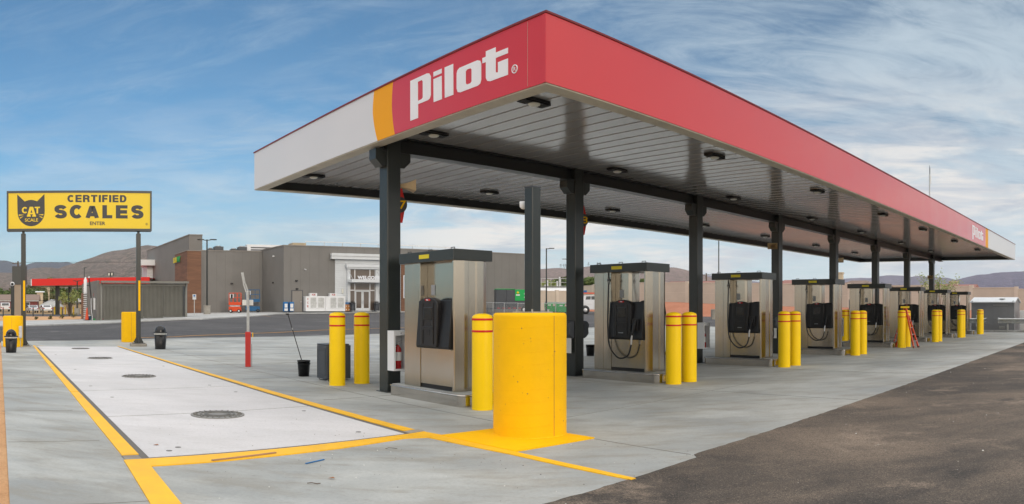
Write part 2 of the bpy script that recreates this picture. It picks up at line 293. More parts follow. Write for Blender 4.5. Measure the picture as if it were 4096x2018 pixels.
# ------------------------------------------------------------ mesh builder
class MB:
    def __init__(s): s.v = []; s.f = []; s.mi = []; s.sm = []
    def add(s, vs, fs, mi=0, smooth=False):
        o = len(s.v); s.v += [tuple(v) for v in vs]; s.f += [tuple(i + o for i in f) for f in fs]; s.mi += [mi] * len(fs); s.sm += [smooth] * len(fs); return s
    def box(s, x0, x1, y0, y1, z0, z1, mi=0, mat=None):
        vs = [(x, y, z) for z in (z0, z1) for x, y in ((x0, y0), (x1, y0), (x1, y1), (x0, y1))]
        if mat is not None: vs = [mat @ Vector(v) for v in vs]
        return s.add(vs, [(3,2,1,0),(4,5,6,7),(0,1,5,4),(1,2,6,5),(2,3,7,6),(3,0,4,7)], mi)
    def prism(s, pts, z0, z1, mi=0, smooth=False, mat=None):
        n = len(pts); ar = sum(pts[i][0]*pts[(i+1)%n][1]-pts[(i+1)%n][0]*pts[i][1] for i in range(n))
        if ar < 0: pts = pts[::-1]
        vs = [(p[0], p[1], z0) for p in pts] + [(p[0], p[1], z1) for p in pts]
        if mat is not None: vs = [mat @ Vector(v) for v in vs]
        s.add(vs, [tuple(range(n))[::-1], tuple(range(n, 2*n))], mi)
        o = len(s.v) - 2*n; s.f += [(o+i, o+(i+1)%n, o+n+(i+1)%n, o+n+i) for i in range(n)]; s.mi += [mi]*n; s.sm += [smooth]*n; return s
    def lathe(s, prof, n=24, c=(0,0,0), mi=0, smooth=True, mat=None):
        vs = []
        for r, z in prof:
            for k in range(n):
                a = 2*math.pi*k/n; vs.append((c[0]+r*math.cos(a), c[1]+r*math.sin(a), c[2]+z))
        if mat is not None: vs = [mat @ Vector(v) for v in vs]
        fs = [(i*n+k, i*n+(k+1)%n, (i+1)*n+(k+1)%n, (i+1)*n+k) for i in range(len(prof)-1) for k in range(n)]
        s.add(vs, fs, mi, smooth)
        if prof[0][0] > 1e-5 and prof[-1][0] > 1e-5 and abs(prof[0][1]-prof[-1][1]) < 1e-6 and len(prof) > 2:      # a ring: close it, no caps
            q = (len(prof)-1)*n; s.add([vs[q+k] for k in range(n)] + [vs[k] for k in range(n)], [(k, (k+1)%n, n+(k+1)%n, n+k) for k in range(n)], mi); return s
        if prof[0][0] > 1e-5: s.add([vs[k] for k in range(n)][::-1], [tuple(range(n))], mi)
        if prof[-1][0] > 1e-5: s.add([vs[(len(prof)-1)*n+k] for k in range(n)], [tuple(range(n))], mi)
        return s
    def tube(s, pts, r, n=8, mi=0, cap=True):
        pts = [Vector(p) for p in pts]; rs = r if isinstance(r, (list, tuple)) else [r]*len(pts); vs = []; up = None
        for i, p in enumerate(pts):
            d = (pts[min(i+1, len(pts)-1)] - pts[max(i-1, 0)]).normalized()
            if up is None: up = Vector((0,0,1)) if abs(d.z) < .9 else Vector((1,0,0))
            a = d.cross(up).normalized(); b = a.cross(d).normalized(); up = b
            for k in range(n):
                t = 2*math.pi*k/n; vs.append(p + (a*math.cos(t) + b*math.sin(t))*rs[i])
        fs = [(i*n+k, (i+1)*n+k, (i+1)*n+(k+1)%n, i*n+(k+1)%n) for i in range(len(pts)-1) for k in range(n)]
        s.add(vs, fs, mi, True)
        if cap: s.add([vs[k] for k in range(n)], [tuple(range(n))], mi); s.add([vs[(len(pts)-1)*n+k] for k in range(n)][::-1], [tuple(range(n))], mi)
        return s
    def bar(s, p, q, w, h=None, mi=0):
        h = h or w; p = Vector(p); q = Vector(q); d = (q-p); L_ = d.length; d.normalize()
        up = Vector((0,0,1)) if abs(d.z) < .95 else Vector((0,1,0)); a = d.cross(up).normalized(); b = a.cross(d)
        vs = [p + a*x*w/2 + b*z*h/2 + d*t for t in (0, L_) for x, z in ((-1,-1),(1,-1),(1,1),(-1,1))]
        return s.add(vs, [(0,1,2,3),(7,6,5,4),(0,4,5,1),(1,5,6,2),(2,6,7,3),(3,7,4,0)], mi)
    def build(s, name, mats, parent=None, bevel=0., loc=None, rz=0., seg=2):
        me = bpy.data.meshes.new(name); me.from_pydata(s.v, [], s.f)
        if not isinstance(mats, (list, tuple)): mats = [mats]
        for m in mats: me.materials.append(m)
        me.polygons.foreach_set('material_index', s.mi); me.polygons.foreach_set('use_smooth', s.sm); me.update()
        o = bpy.data.objects.new(name, me); COL.objects.link(o)
        if parent is not None: o.parent = parent
        if loc: o.location = loc
        o.rotation_euler.z = rz
        if bevel:
            b = o.modifiers.new('bevel', 'BEVEL'); b.width = bevel; b.segments = seg; b.limit_method = 'ANGLE'; b.angle_limit = R(40); b.harden_normals = False
        return o
def tag(o, label=None, cat=None, group=None, kind=None):
    for k, v in (('label', label), ('category', cat), ('group', group), ('kind', kind)):
        if v: o[k] = v
    return o
def thing(name, label, cat, loc=(0,0,0), rz=0., group=None):
    o = bpy.data.objects.new(name, None); COL.objects.link(o); o.location = loc; o.rotation_euler.z = rz; o.empty_display_size = .2
    return tag(o, label, cat, group)
def dup(root, loc, rz=None, label=None, skip=()):
    r = root.copy(); COL.objects.link(r); r.location = loc
    if rz is not None: r.rotation_euler.z = rz
    if label: r['label'] = label
    def rec(o, p):
        for ch in KIDS(o):
            if ch.name.split('.')[0] in skip: continue
            c = ch.copy(); COL.objects.link(c); c.parent = p; rec(ch, c)
    rec(root, r); return r
def KIDS(o): return list(o.children)
def text(body, size, depth, mat, name, parent=None, loc=(0,0,0), rot=(0,0,0), bold=0., xs=1., sp=1., align='CENTER'):
    cu = bpy.data.curves.new(name, 'FONT'); cu.body = body; cu.size = size; cu.extrude = depth; cu.offset = bold; cu.align_x = align; cu.align_y = 'BOTTOM_BASELINE'; cu.space_character = sp; cu.resolution_u = 3
    t = bpy.data.objects.new('tmp', cu); COL.objects.link(t); bpy.context.view_layer.update()
    me = bpy.data.meshes.new_from_object(t.evaluated_get(bpy.context.evaluated_depsgraph_get())); bpy.data.objects.remove(t)
    me.transform(Matrix.Diagonal((xs, 1, 1, 1))); me.materials.clear(); me.materials.append(mat); me.name = name
    o = bpy.data.objects.new(name, me); COL.objects.link(o); o.location = loc; o.rotation_euler = rot
    if parent is not None: o.parent = parent
    return o
def text_fit(body, w, h, depth, mat, name, parent, x0, z0, y, bold=0., sp=1., rot=(0,0,0), flip=False):
    # letters fitted to a measured width and height on a face looking along -y; x0 = left end, z0 = baseline
    o = text(body, 1.0, depth, mat, name, parent, bold=bold, sp=sp, align='LEFT'); me = o.data
    xs_ = [v.co.x for v in me.vertices]; ys_ = [v.co.y for v in me.vertices]; a, b, c, d = min(xs_), max(xs_), min(ys_), max(ys_)
    for v in me.vertices: v.co = ((v.co.x - a)/(b-a)*w, -v.co.z, (v.co.y - c)/(d-c)*h)
    o.location = (x0, y, z0); me.flip_normals() if flip else None; return o
def glyph(ch):
    # heavy grotesque capitals drawn as strokes in a box of height 1: [(closed?, points)], width
    def arc(cx, cy, rx, ry, a0, a1, n=10): return [(cx + rx*math.cos(R(a0+(a1-a0)*k/n)), cy + ry*math.sin(R(a0+(a1-a0)*k/n))) for k in range(n+1)]
    h = .125
    if ch == 'C': return .90, [arc(.46, .5, .335, .385, 42, 318, 16)]
    if ch == 'S': return .84, [arc(.42, .715, .29, .165, 8, 180, 8) + arc(.42, .70, .29, .195, 180, 262, 5)[1:] + arc(.42, .30, .29, .205, 82, 0, 5) + arc(.42, .285, .29, .165, 0, -172, 8)[1:]]
    if ch == 'A': return .94, [[(.13, 0), (.425, .875), (.515, .875), (.81, 0)], [(.28, .28), (.66, .28)]]
    if ch == 'L': return .68, [[(h, 1), (h, 0)], [(h, .11), (.68, .11)]]
    if ch == 'E': return .80, [[(h, 1), (h, 0)], [(h, .89), (.79, .89)], [(h, .5), (.76, .5)], [(h, .11), (.80, .11)]]
    if ch == 'F': return .73, [[(h, 1), (h, 0)], [(h, .89), (.73, .89)], [(h, .48), (.68, .48)]]
    if ch == 'I': return .25, [[(h, 1), (h, 0)]]
    if ch == 'T': return .84, [[(.42, 1), (.42, 0)], [(0, .89), (.84, .89)]]
    if ch == 'R': return .87, [[(h, 1), (h, 0)], [(h, .89), (.5, .89)] + arc(.5, .69, .225, .20, 90, -90, 8) + [(h, .49)], [(.56, .5), (.70, .36), (.72, .14), (.76, 0)]]
    if ch == 'D': return .85, [[(h, 1), (h, 0)], [(h, .89), (.40, .89)] + arc(.40, .5, .325, .39, 90, -90, 12) + [(h, .11)]]
def block_word(spec, mat, parent, h, z0, y, depth=.003, tv=.25, thz=.22):
    # spec: (letter, left, right) measured on the board; strokes are thicker upright than lying
    for ch, xa, xb in spec:
        w, strokes = glyph(ch); sx = (xb-xa)/w; m = MB()
        for q, P in enumerate(strokes):
            n = len(P); L = []; Rr = []
            for i in range(n):
                a = Vector(P[max(i-1,0)]); b = Vector(P[min(i+1,n-1)]); d = Vector(((b.x-a.x)*sx, (b.y-a.y)*h)).normalized()
                if 0 < i < n-1 and ch == 'A': pass
                t = (tv*abs(d.y)**1.5 + thz*(1-abs(d.y)**1.5))*h*.5; nx, ny = -d.y, d.x
                px, pz = xa + P[i][0]*sx, z0 + P[i][1]*h; L.append((px+nx*t, pz+ny*t)); Rr.append((px-nx*t, pz-ny*t))
            o = y - q*.0006
            for i in range(n-1):
                Q = [L[i], L[i+1], Rr[i+1], Rr[i]]; Q = [(u, min(max(v, z0), z0+h)) for u, v in Q] if ch not in 'SC' else Q
                m.add([(u, o, v) for u, v in Q], [(0,1,2,3)]); m.add([(u, o-.0, v) for u, v in Q], [])
        m.build('lettering', mat, parent)
def strip(name, A, B, mat, n=1, dz=0., kind='structure', label=None, m=None, zf=None):
    """sheet between two polylines of ground points, following the ground"""
    def res(P, k):
        if len(P) == k: return P
        out = []; 
        for i in range(k):
            t = i/(k-1)*(len(P)-1); j = min(int(t), len(P)-2); out.append((lerp(P[j][0], P[j+1][0], t-j), lerp(P[j][1], P[j+1][1], t-j)))
        return out
    k = m or max(len(A), len(B)); A = res(A, k); B = res(B, k); zf = zf or tz
    vs = []; 
    for i in range(k):
        for j in range(n+1):
            x = lerp(A[i][0], B[i][0], j/n); y = lerp(A[i][1], B[i][1], j/n); vs.append((x, y, zf(x, y) + dz))
    fs = [(i*(n+1)+j, (i+1)*(n+1)+j, (i+1)*(n+1)+j+1, i*(n+1)+j+1) for i in range(k-1) for j in range(n)]
    v = [Vector(vs[q]) for q in fs[0][:3]]
    if (v[1]-v[0]).cross(v[2]-v[0]).z < 0: fs = [f[::-1] for f in fs]
    o = MB().add(vs, fs).build(name, mat)
    return tag(o, label, None, None, kind)
def slab(name, pts, mat, z, th=.02):
    """thin flat poured or painted sheet given by its outline"""
    m = MB().prism(pts, z - th, z); o = m.build(name, mat); o['kind'] = 'structure'; return o
# ============================================================ SETTING
def terrain():
    mb = MB(); rs = [0.5, 8, 14, 20, 25, 30, 34, 38, 42, 46, 50, 54, 58, 63, 68, 73, 78, 84, 90, 100, 110, 120, 135, 160, 200, 260, 400, 800, 1600, 4000, 12000]
    n = 120; vs = []
    for r in rs:
        for k in range(n):
            a = 2*math.pi*k/n; x, y = r*math.sin(a), r*math.cos(a); vs.append((x, y, tz(x, y) - .08))
    fs = [(i*n+k, (i+1)*n+k, (i+1)*n+(k+1)%n, i*n+(k+1)%n) for i in range(len(rs)-1) for k in range(n)]
    fs = [f[::-1] for f in fs]; fs.append(tuple(range(n))[::-1]); mb.add(vs, fs, 0, True)
    v = [Vector(vs[q]) for q in fs[0][:3]]
    o = mb.build('ground', M['plain']); o['kind'] = 'structure'; return o
terrain()
BK = 26.5
strip('dirt_ground', [S(-40, -30), S(-40, 25.8)], [S(-6.75, -30), S(-6.0, 25.8)], M['sand'], n=12, m=20, dz=-.012)
A_ = [S(-6.74, -3.3), S(-6.0, BK)]; B_ = [S(40.2, -3.3), S(40.2, BK)]
apron = strip('pump_apron', A_, B_, M['apron'], n=30, m=20, dz=0.)
# lower drive of dusty asphalt in front, with a ragged edge against the concrete
def ragged(a0, a1, b, step=.11, amp=.012):
    random.seed(3); out = []; a = a0
    while a < a1: out.append(S(a, b(a) + random.uniform(-amp, amp))); a += step
    return out
edge = lambda a: -2.86 + (a+4)*.03 if a < -.36 else -2.63 + .01*(a+.35)
E1 = ragged(-6.4, 44, edge)
slabv = [S(-30, -2.9), S(-6.6, -2.86)] + E1 + [S(44, -60), S(-30, -60)]
mb = MB(); mb.prism(slabv, -.06, .004); o = mb.build('front_drive', M['asphalt']); o['kind'] = 'structure'
strip('east_drive', [S(40.5, -60), S(40.5, BK+.3), S(40.5, 60)], [S(62, -60), S(62, BK), S(62, 60)], M['asphalt_far'], n=8, m=30, dz=-.02)
NEAR = [S(-60, BK), S(-30, BK), S(-5.9, BK), S(10, BK), S(25, BK+.3), S(40.2, BK), S(62, BK)]
far_px = [(-700, 1312), (0, 1309), (300, 1300), (568, 1288), (806, 1280), (1133, 1257.5), (1525, 1251), (2000, 1249), (2380, 1256), (2850, 1256)]
FAR = [gp(*p) for p in far_px]
strip('back_drive', NEAR, FAR, M['asphalt_far'], n=14, m=40, dz=.0)
strip('apron_curb_line', [S(-5.9, BK-.12), S(40, BK-.12)], [S(-5.9, BK), S(40, BK)], M['walk'], n=1, m=30, dz=.012)
# yellow lane line across the back drive
l1 = [gp(x, y) for x, y in ((560, 1353), (690, 1350), (983, 1337), (1300, 1322), (1525, 1315), (1800, 1306))]
strip('lane_line', l1, [(x + UY[0]*.13, y + UY[1]*.13) for x, y in l1], M['line_far'], m=30, dz=.012)
# pavement along the store and the enclosure, sand strip and street beyond on the left
W1 = [gp(*p) for p in far_px[:8]]
W2 = [gp(-700, 1296), gp(0, 1288), gp(300, 1282), pol(568, 64), pol(806, 80), pol(1133, 76), pol(1525, 80), pol(2000, 86)]
strip('store_pavement', W1, W2, M['walk'], n=5, m=50, dz=.06)
kb = MB()
for (x0, y0_), (x1, y1_) in zip(W1, W1[1:]):
    for q in range(6):
        p = (lerp(x0, x1, q/6)*.9985, lerp(y0_, y1_, q/6)*.9985); e = (lerp(x0, x1, (q+1)/6)*.9985, lerp(y0_, y1_, (q+1)/6)*.9985); kb.bar((*p, tz(*p)+.01), (*e, tz(*e)+.01), .16, .14)
o = kb.build('store_kerb', M['walk']); o['kind'] = 'structure'
strip('sand_strip', W2[:4], [gp(-700, 1268), gp(0, 1266), gp(300, 1268), gp(420, 1268)], M['sand'], n=6, m=24, dz=.02)
strip('rear_drive', [gp(-700, 1268), gp(0, 1266), gp(300, 1268), gp(420, 1268)], [gp(-700, 1257), gp(0, 1258), gp(300, 1258.5), gp(420, 1259)], M['asphalt_far'], n=4, m=20, dz=.03)
# painted stripes of the access aisle in front of the store
for k in range(6):
    x0 = 800 + 42*k; p = gp(x0, 1272 - (x0-800)*.035); q = gp(x0 + 62, 1264.5 - (x0-800)*.025)
    tag(MB().bar((p[0], p[1], tz(*p)+.02), (q[0], q[1], tz(*q)+.02), .12, .01).build('aisle_stripe', M['line_far']), kind='structure')
p_ = [gp(780, 1270), gp(900, 1266), gp(1000, 1262), gp(1040, 1262), gp(1082, 1268)]
strip('aisle_border', p_, [(x*.997, y*.997) for x, y in p_], M['line_far'], m=12, dz=.015)
p_ = [gp(1478, 1249.5), gp(1525, 1249)]
strip('curb_paint', p_, [(x*1.018, y*1.018) for x, y in p_], M['line_far'], m=6, dz=.075)
# kerb at the far end of the apron
MB().add([], [])
kb = MB(); 
for i in range(20):
    b0, b1 = -8 + i*1.6, -8 + (i+1)*1.6; p, q = S(40.35, b0), S(40.35, b1 - .01); kb.bar((p[0], p[1], .06), (q[0], q[1], .06), .16, .13)
o = kb.build('end_kerb', M['walk'], bevel=.015); o['kind'] = 'structure'
# red dirt bank below the boundary wall (the wall runs along the store's short axis at 78.5 m)
def AC(a, b): return a*UX[0] + b*UY[0], a*UX[1] + b*UY[1]
def wall_base(b):
    pts = [(-60, .6), (-12, .75), (0, .95), (12, 1.2), (25, 1.5), (40, 1.75), (48, 2.0), (56, 2.35), (66, 2.42), (90, 2.5), (140, 2.6)]
    for (p, z0), (q, z1) in zip(pts, pts[1:]):
        if p <= b <= q: return lerp(z0, z1, (b-p)/(q-p))
    return 2.0
def bankz(x, y):
    a = x*UX[0] + y*UX[1]; b = x*UY[0] + y*UY[1]; t = min(max((a-67)/10, 0), 1); t = t*t*(3-2*t); zb = min(wall_base(b), 9)
    return lerp(tz(*AC(67, b)), zb, t) + .05*math.sin(b*1.3)*math.sin(a*.9)*t*(1-t)*4
strip('dirt_bank', [AC(67, -60), AC(67, 66)], [AC(80, -60), AC(80, 66)], M['reddirt'], n=14, m=60, dz=.01, zf=bankz)

# ------------------------------------------------------------ weigh scale lane
def quadz(name, pts, mat, z=.004, th=.03):
    o = MB().prism([S(*p) for p in pts], z - th, z).build(name, mat); o['kind'] = 'structure'; return o
def sl_(b): return lerp(-5.15, -4.60, (b-.45)/22.4)      # left edge of the weighing deck
def sr_(b): return lerp(-1.86, -1.38, (b-.62)/22.6)
deck_j = [.55, 3.45, 6.8, 12.95, 19.1, 23.0]
for i in range(5):
    b0, b1 = deck_j[i] + .02, deck_j[i+1] - .02
    quadz('scale_deck', [(sl_(b0), b0 - .08 if i == 0 else b0), (sr_(b0), b0 + .08 if i == 0 else b0 + .12), (sr_(b1), b1 + .12), (sl_(b1), b1)], M['deckc'], .006)
quadz('scale_gap', [(sl_(.45)-.10, .40), (sr_(.6)+.10, .58), (sr_(23.3)+.08, 23.5), (sl_(23.3)-.10, 23.1)], M['joint'], .002, .05)
Z_ = .012
def strip_y(name, ptsA, ptsB): quadz(name, ptsA + ptsB[::-1], M['yellow_line'], Z_, .05)
jl = [.62, 6.6, 12.5, 18.5, 24.6]
for i in range(4):
    b0, b1 = jl[i] + .03, jl[i+1] - .03
    o1, o2 = lerp(-5.42, -4.72, (b0-.3)/24), lerp(-5.42, -4.72, (b1-.3)/24)
    strip_y('yellow_curb', [(o1, b0), (o2, b1)], [(sl_(b0)-.08, b0), (sl_(b1)-.08, b1)])
jr = [.78, 6.9, 13.2, 19.4, 25.9]
for i in range(4):
    b0, b1 = jr[i] + .03, jr[i+1] - .03
    strip_y('yellow_curb', [(sr_(b0)+.09, b0), (sr_(b1)+.07, b1)], [(lerp(-1.60, -1.22, b0/25), b0), (lerp(-1.60, -1.22, b1/25), b1)])
quadz('yellow_curb', [(-5.44, .40), (-5.16, .41), (-3.64, .47), (-1.86, .58), (-1.58, .62), (-1.54, .28), (-1.78, .26), (-2.05, .36), (-3.05, .20), (-4.6, .08), (-5.23, .06), (-5.46, .08)], M['yellow_line'], Z_, .05)
quadz('yellow_curb', [(-5.46, .08), (-5.23, .06), (-5.40, -2.8), (-5.66, -2.8)], M['yellow_line'], Z_, .05)
quadz('yellow_line', [(-1.77, .26), (-1.54, .28), (-1.53, -1.07), (-1.56, -2.3), (-1.60, -2.83), (-1.67, -2.83), (-1.66, -1.14)], M['yellow_line'], .010, .02)
quadz('yellow_line', [(sl_(23.2)-.1, 23.25), (sr_(23.2)+.2, 24.05), (sr_(23.2)+.2, 24.17), (sl_(23.2)-.1, 23.36)], M['yellow_line'], .010, .02)
quadz('yellow_line', [(-1.38, 24.3), (-.2, 24.3), (-.2, 24.6), (-1.2, 24.6)], M['yellow_line'], .011, .02)
quadz('steel_plate', [(-5.42, .42), (-5.24, .42), (-5.24, .62), (-5.42, .62)], M['pad'], .010, .03)
quadz('steel_plate', [(-1.79, .62), (-1.55, .64), (-1.53, .82), (-1.79, .78)], M['pad'], .0105, .03)
# joints and cracks in the concrete
def joint(p, q, w=.012): 
    p, q = S(*p), S(*q); o = MB().bar((p[0], p[1], .0015), (q[0], q[1], .0015), w, .004).build('slab_joint', M['crack']); o['kind'] = 'structure'
joint((-.36, -2.6), (-.3, -1.14)); joint((-.3, .1), (.1, 24)); joint((-1.2, .3), (-.3, .3), .008); joint((.05, .28), (7, .6), .006)
for b in (-1.2, 1.6, 4.2, 7.5, 11, 14.5, 18): joint((-6.6, b), (-5.5, b), .008)
for b in (4.2, 8.2, 12.2, 16.2, 20.2): joint((-1.2, b), (40, b), .007)
for a in (4.9, 10, 15.1, 20.2, 25.3, 30.4, 35.5): joint((a, -2.5), (a, 26), .006)
# manhole covers on the weighing deck
def manhole(a, b, r, label):
    x, y = S(a, b); t = thing('manhole_cover', label, 'manhole cover', (x, y, .006), RZ, 'round access covers set in the weigh scale')
    MB().lathe([(0, .0), (r, .0), (r, .012), (r*.72, .014)], 40, smooth=False).build('frame_ring', M['cover_c'], t)
    m = MB()
    for q in (.66, .5, .42): m.lathe([(r*q, .015), (r*q, .024), (r*(q-.05), .024), (r*(q-.05), .015)], 36, smooth=False)
    for k in range(24):
        c, s_ = math.cos(k*math.pi/12), math.sin(k*math.pi/12); m.bar((c*r*.74, s_*r*.74, .018), (c*r*.92, s_*r*.92, .018), .012, .01)
    m.build('lid_ribs', M['cover'], t); return t
M['cover'] = paint('cast_iron', lin(112,111,108), .6, .2, 5); M['cover_c'] = paint('cast_iron_ring', lin(134,133,130), .6, .2, 5)
for (a, b, r), l in zip(((-3.47, 3.2, .40), (-3.29, 9.45, .40), (-3.19, 15.6, .40), (-3.07, 21.0, .36)), ('largest round iron cover in the front of the pale weighing deck', 'second iron cover along the weighing deck from the front', 'third iron cover along the weighing deck, beyond the middle', 'farthest iron cover at the end of the deck by the sign posts')): manhole(a, b, r, l)
# bolts and small marks on the deck
for a, b in ((-4.7, .95), (-4.85, .78), (-2.3, 1.05), (-4.6, 5.7), (-2.2, 5.9), (-4.7, 7.6), (-2.3, 7.2), (-4.5, 11.6), (-2.0, 12.2), (-4.4, 17.5), (-2.1, 3.1)):
    x, y = S(a, b); o = MB().lathe([(.035, 0), (.035, .004), (0, .004)], 12, (x, y, .005), smooth=False).build('deck_bolt_cap', M['cover']); tag(o, kind='structure')

# ============================================================ CANOPY
L_, W_ = 38.8, 10.5; ZB, ZT, ZD = 4.66, 5.60, 4.86
cx, cy = S(0, 0)
can = thing('canopy', 'long red and white fuel canopy on dark square columns over the pumps', 'canopy', (cx, cy, 0), RZ)
def onface(pts, name, mat, face, off, th=.012, parent=can, bevel=0):
    """outline given on a fascia: face 'Y' = short side (b, z); face 'X' = long side (a, z)"""
    mb = MB()
    if face == 'Y': mat4 = Matrix(((0,0,-1,0),(1,0,0,0),(0,1,0,0),(0,0,0,1))); 
    else: mat4 = Matrix(((1,0,0,0),(0,0,-1,0),(0,1,0,0),(0,0,0,1)))
    mb.prism(pts, off, off+th, mat=mat4)
    return mb.build(name, mat, parent, bevel=bevel)
# fascia boards
arcL = [(4.45 + .085*(1-((z-5.2)/.52)**2) - (.08*(5.2-z)/.54 if z < 5.2 else 0), z) for z in [ZB + (ZT-ZB)*k/12 for k in range(13)]]
arcR = [(3.80 + .07*(1-((z-5.2)/.52)**2) - (.02*(5.2-z)/.54 if z < 5.2 else 0), z) for z in [ZB + (ZT-ZB)*k/12 for k in range(13)]]
fb = MB(); fb.box(0, L_, 0, .10, ZB, ZT); fb.box(0, .10, .10, W_, ZB, ZT); fb.box(.10, L_, W_-.10, W_, ZB, ZT); fb.box(L_-.10, L_, .10, W_-.10, ZB, ZT)
fb.build('fascia_frame', M['greyd'], can)
onface([(0.0, ZB), (29.06, ZB), (29.06, ZT), (0.0, ZT)], 'fascia_panel', M['red'], 'X', .001)['label'] = 'long red fascia panel'
onface([(29.06, ZB), (29.74, ZB), (29.74, ZT), (29.06, ZT)], 'fascia_band', M['fasy'], 'X', .001)
onface([(29.74, ZB), (L_+.012, ZB), (L_+.012, ZT), (29.74, ZT)], 'fascia_panel', M['fasw'], 'X', .001)['label'] = 'white end of the long fascia'
onface([(-.012, ZB)] + arcR + [(-.012, ZT)], 'fascia_panel', M['red'], 'Y', .001)['label'] = 'red short-side fascia panel with white lettering'
onface(arcR + arcL[::-1], 'fascia_band', M['fasy'], 'Y', .001)
onface(arcL + [(W_, ZT), (W_, ZB)], 'fascia_panel', M['fasw'], 'Y', .001)['label'] = 'white short-side fascia panel'
mb = MB(); mb.box(-.03, L_+.03, -.03, .06, ZT+.001, ZT+.03); mb.box(-.03, .06, .062, W_+.03, ZT+.001, ZT+.03); mb.build('top_trim', M['redtrim'], can)
MB().box(-.0165,-.0135,.3515,.3545,ZB+.02,ZT-.02).build('panel_seam', M['soffit'], can)
mb = MB(); mb.bar((-.016, .012, ZB), (-.016, .012, ZT-.01), .02, .06); mb.build('corner_trim', M['red'], can)
# lettering: outlines measured on the short fascia (metres from the corner, height)
LET = {
 'P': ([(3.273,5.468),(2.773,5.467),(2.715,5.45),(2.67,5.393),(2.67,5.085),(2.70,5.035),(2.75,5.019),(3.04,5.019),(3.04,4.788),(3.273,4.788)], [(3.045,5.396),(2.928,5.397),(2.899,5.366),(2.899,5.10),(2.93,5.078),(3.045,5.075)]),
 'idot': ([(2.595,5.438),(2.369,5.436),(2.369,5.364),(2.595,5.364)], None), 'i': ([(2.595,5.323),(2.369,5.323),(2.363,4.946),(2.589,4.948)], None),
 'l': ([(2.288,5.433),(2.063,5.431),(2.058,4.945),(2.283,4.948)], None),
 'o': ([(1.972,5.252),(1.953,5.30),(1.90,5.325),(1.455,5.325),(1.39,5.30),(1.37,5.254),(1.37,5.01),(1.39,4.96),(1.45,4.940),(1.88,4.940),(1.945,4.96),(1.972,5.02)], [(1.743,5.23),(1.715,5.25),(1.626,5.25),(1.597,5.225),(1.597,5.04),(1.63,5.02),(1.715,5.02),(1.743,5.05)]),
 't': ([(1.339,5.326),(1.258,5.326),(1.258,5.405),(1.034,5.405),(1.034,5.326),(.763,5.326),(.763,5.248),(1.034,5.248),(1.034,5.045),(1.01,5.028),(.982,5.028),(.982,5.173),(.763,5.173),(.763,4.938),(1.16,4.938),(1.225,4.96),(1.258,5.01),(1.258,5.248),(1.339,5.248)], None)}
def letter_mesh(out, hole, face, off, th, fx):
    bm = bmesh.new()
    def ring(pts, h): return [bm.verts.new(fx(p[0], p[1], h)) for p in pts]
    for h in (off, off+th):
        vs = ring(out, h); es = [bm.edges.new((vs[i], vs[(i+1)%len(vs)])) for i in range(len(vs))]
        if hole: hv = ring(hole, h); es += [bm.edges.new((hv[i], hv[(i+1)%len(hv)])) for i in range(len(hv))]
        bmesh.ops.triangle_fill(bm, use_beauty=True, edges=es)
    for pts in ([out, hole] if hole else [out]):
        a, b = ring(pts, off), ring(pts, off+th)
        for i in range(len(a)): bm.faces.new((a[i], a[(i+1)%len(a)], b[(i+1)%len(b)], b[i]))
    bmesh.ops.remove_doubles(bm, verts=bm.verts, dist=1e-5); bmesh.ops.recalc_face_normals(bm, faces=bm.faces)
    me = bpy.data.meshes.new('letter'); bm.to_mesh(me); bm.free(); me.materials.append(M['letter'])
    o = bpy.data.objects.new('letter', me); COL.objects.link(o); o.parent = can; return o
for k, (out, hole) in LET.items():
    letter_mesh(out, hole, 'Y', .014, .006, lambda b, z, h: (-h, b, z))
    letter_mesh(out, hole, 'X', .014, .006, lambda b, z, h: (25.87 + (3.273-b), -h, 4.76 + (z-4.788)*.97))
rm = MB(); rm.lathe([(.05,0),(.05,.01),(.062,.01),(.062,0)], 20, mat=Matrix.Translation((-.014,.62,4.985)) @ Matrix.Rotation(R(-90),4,'Y')); rm.build('registered_mark', M['letter'], can)
text('R', .085, .003, M['letter'], 'registered_letter', can, (-.02, .62, 4.957), (R(90), 0, R(-90)))
# underside: cream lip, dark inner drop, ribbed glossy deck
mb = MB(); w = .26
mb.box(.0, L_, .0, w, ZB-.02, ZB-.002); mb.box(.0, w, w, W_-w, ZB-.02, ZB-.002); mb.box(.0, L_, W_-w, W_, ZB-.02, ZB-.002); mb.box(L_-w, L_, w, W_-w, ZB-.02, ZB-.002)
mb.build('gutter_lip', M['soffit'], can)
mb = MB(); 
mb.box(w, L_-w, w-.03, w, ZB, ZD+.1); mb.box(w-.03, w, w, W_-w, ZB, ZD+.1); mb.box(w, L_-w, W_-w, W_-w+.03, ZB, ZD+.1); mb.box(L_-w, L_-w+.03, w, W_-w, ZB, ZD+.1)
mb.build('inner_drop', M['beam'], can)  # beam's dark colour, which also carries the shade on these inner faces
vs = []; fs = []; x = w; p = .406
prof = []
while x < L_ - w:
    prof += [(x, ZD+.022), (x+.018, ZD+.022), (x+.022, ZD-.002), (min(x+p-.004, L_-w), ZD+.005)]; x += p
for x, z in prof: vs += [(x, w, z), (x, W_-w, z)]
for i in range(len(prof)-1): fs.append((2*i, 2*i+1, 2*i+3, 2*i+2))
MB().add(vs, fs).build('soffit_deck', M['deck'], can)
MB().box(.1, L_-.1, .1, W_-.1, ZT-.12, ZT-.08).build('roof_sheet', M['whitem'], can)
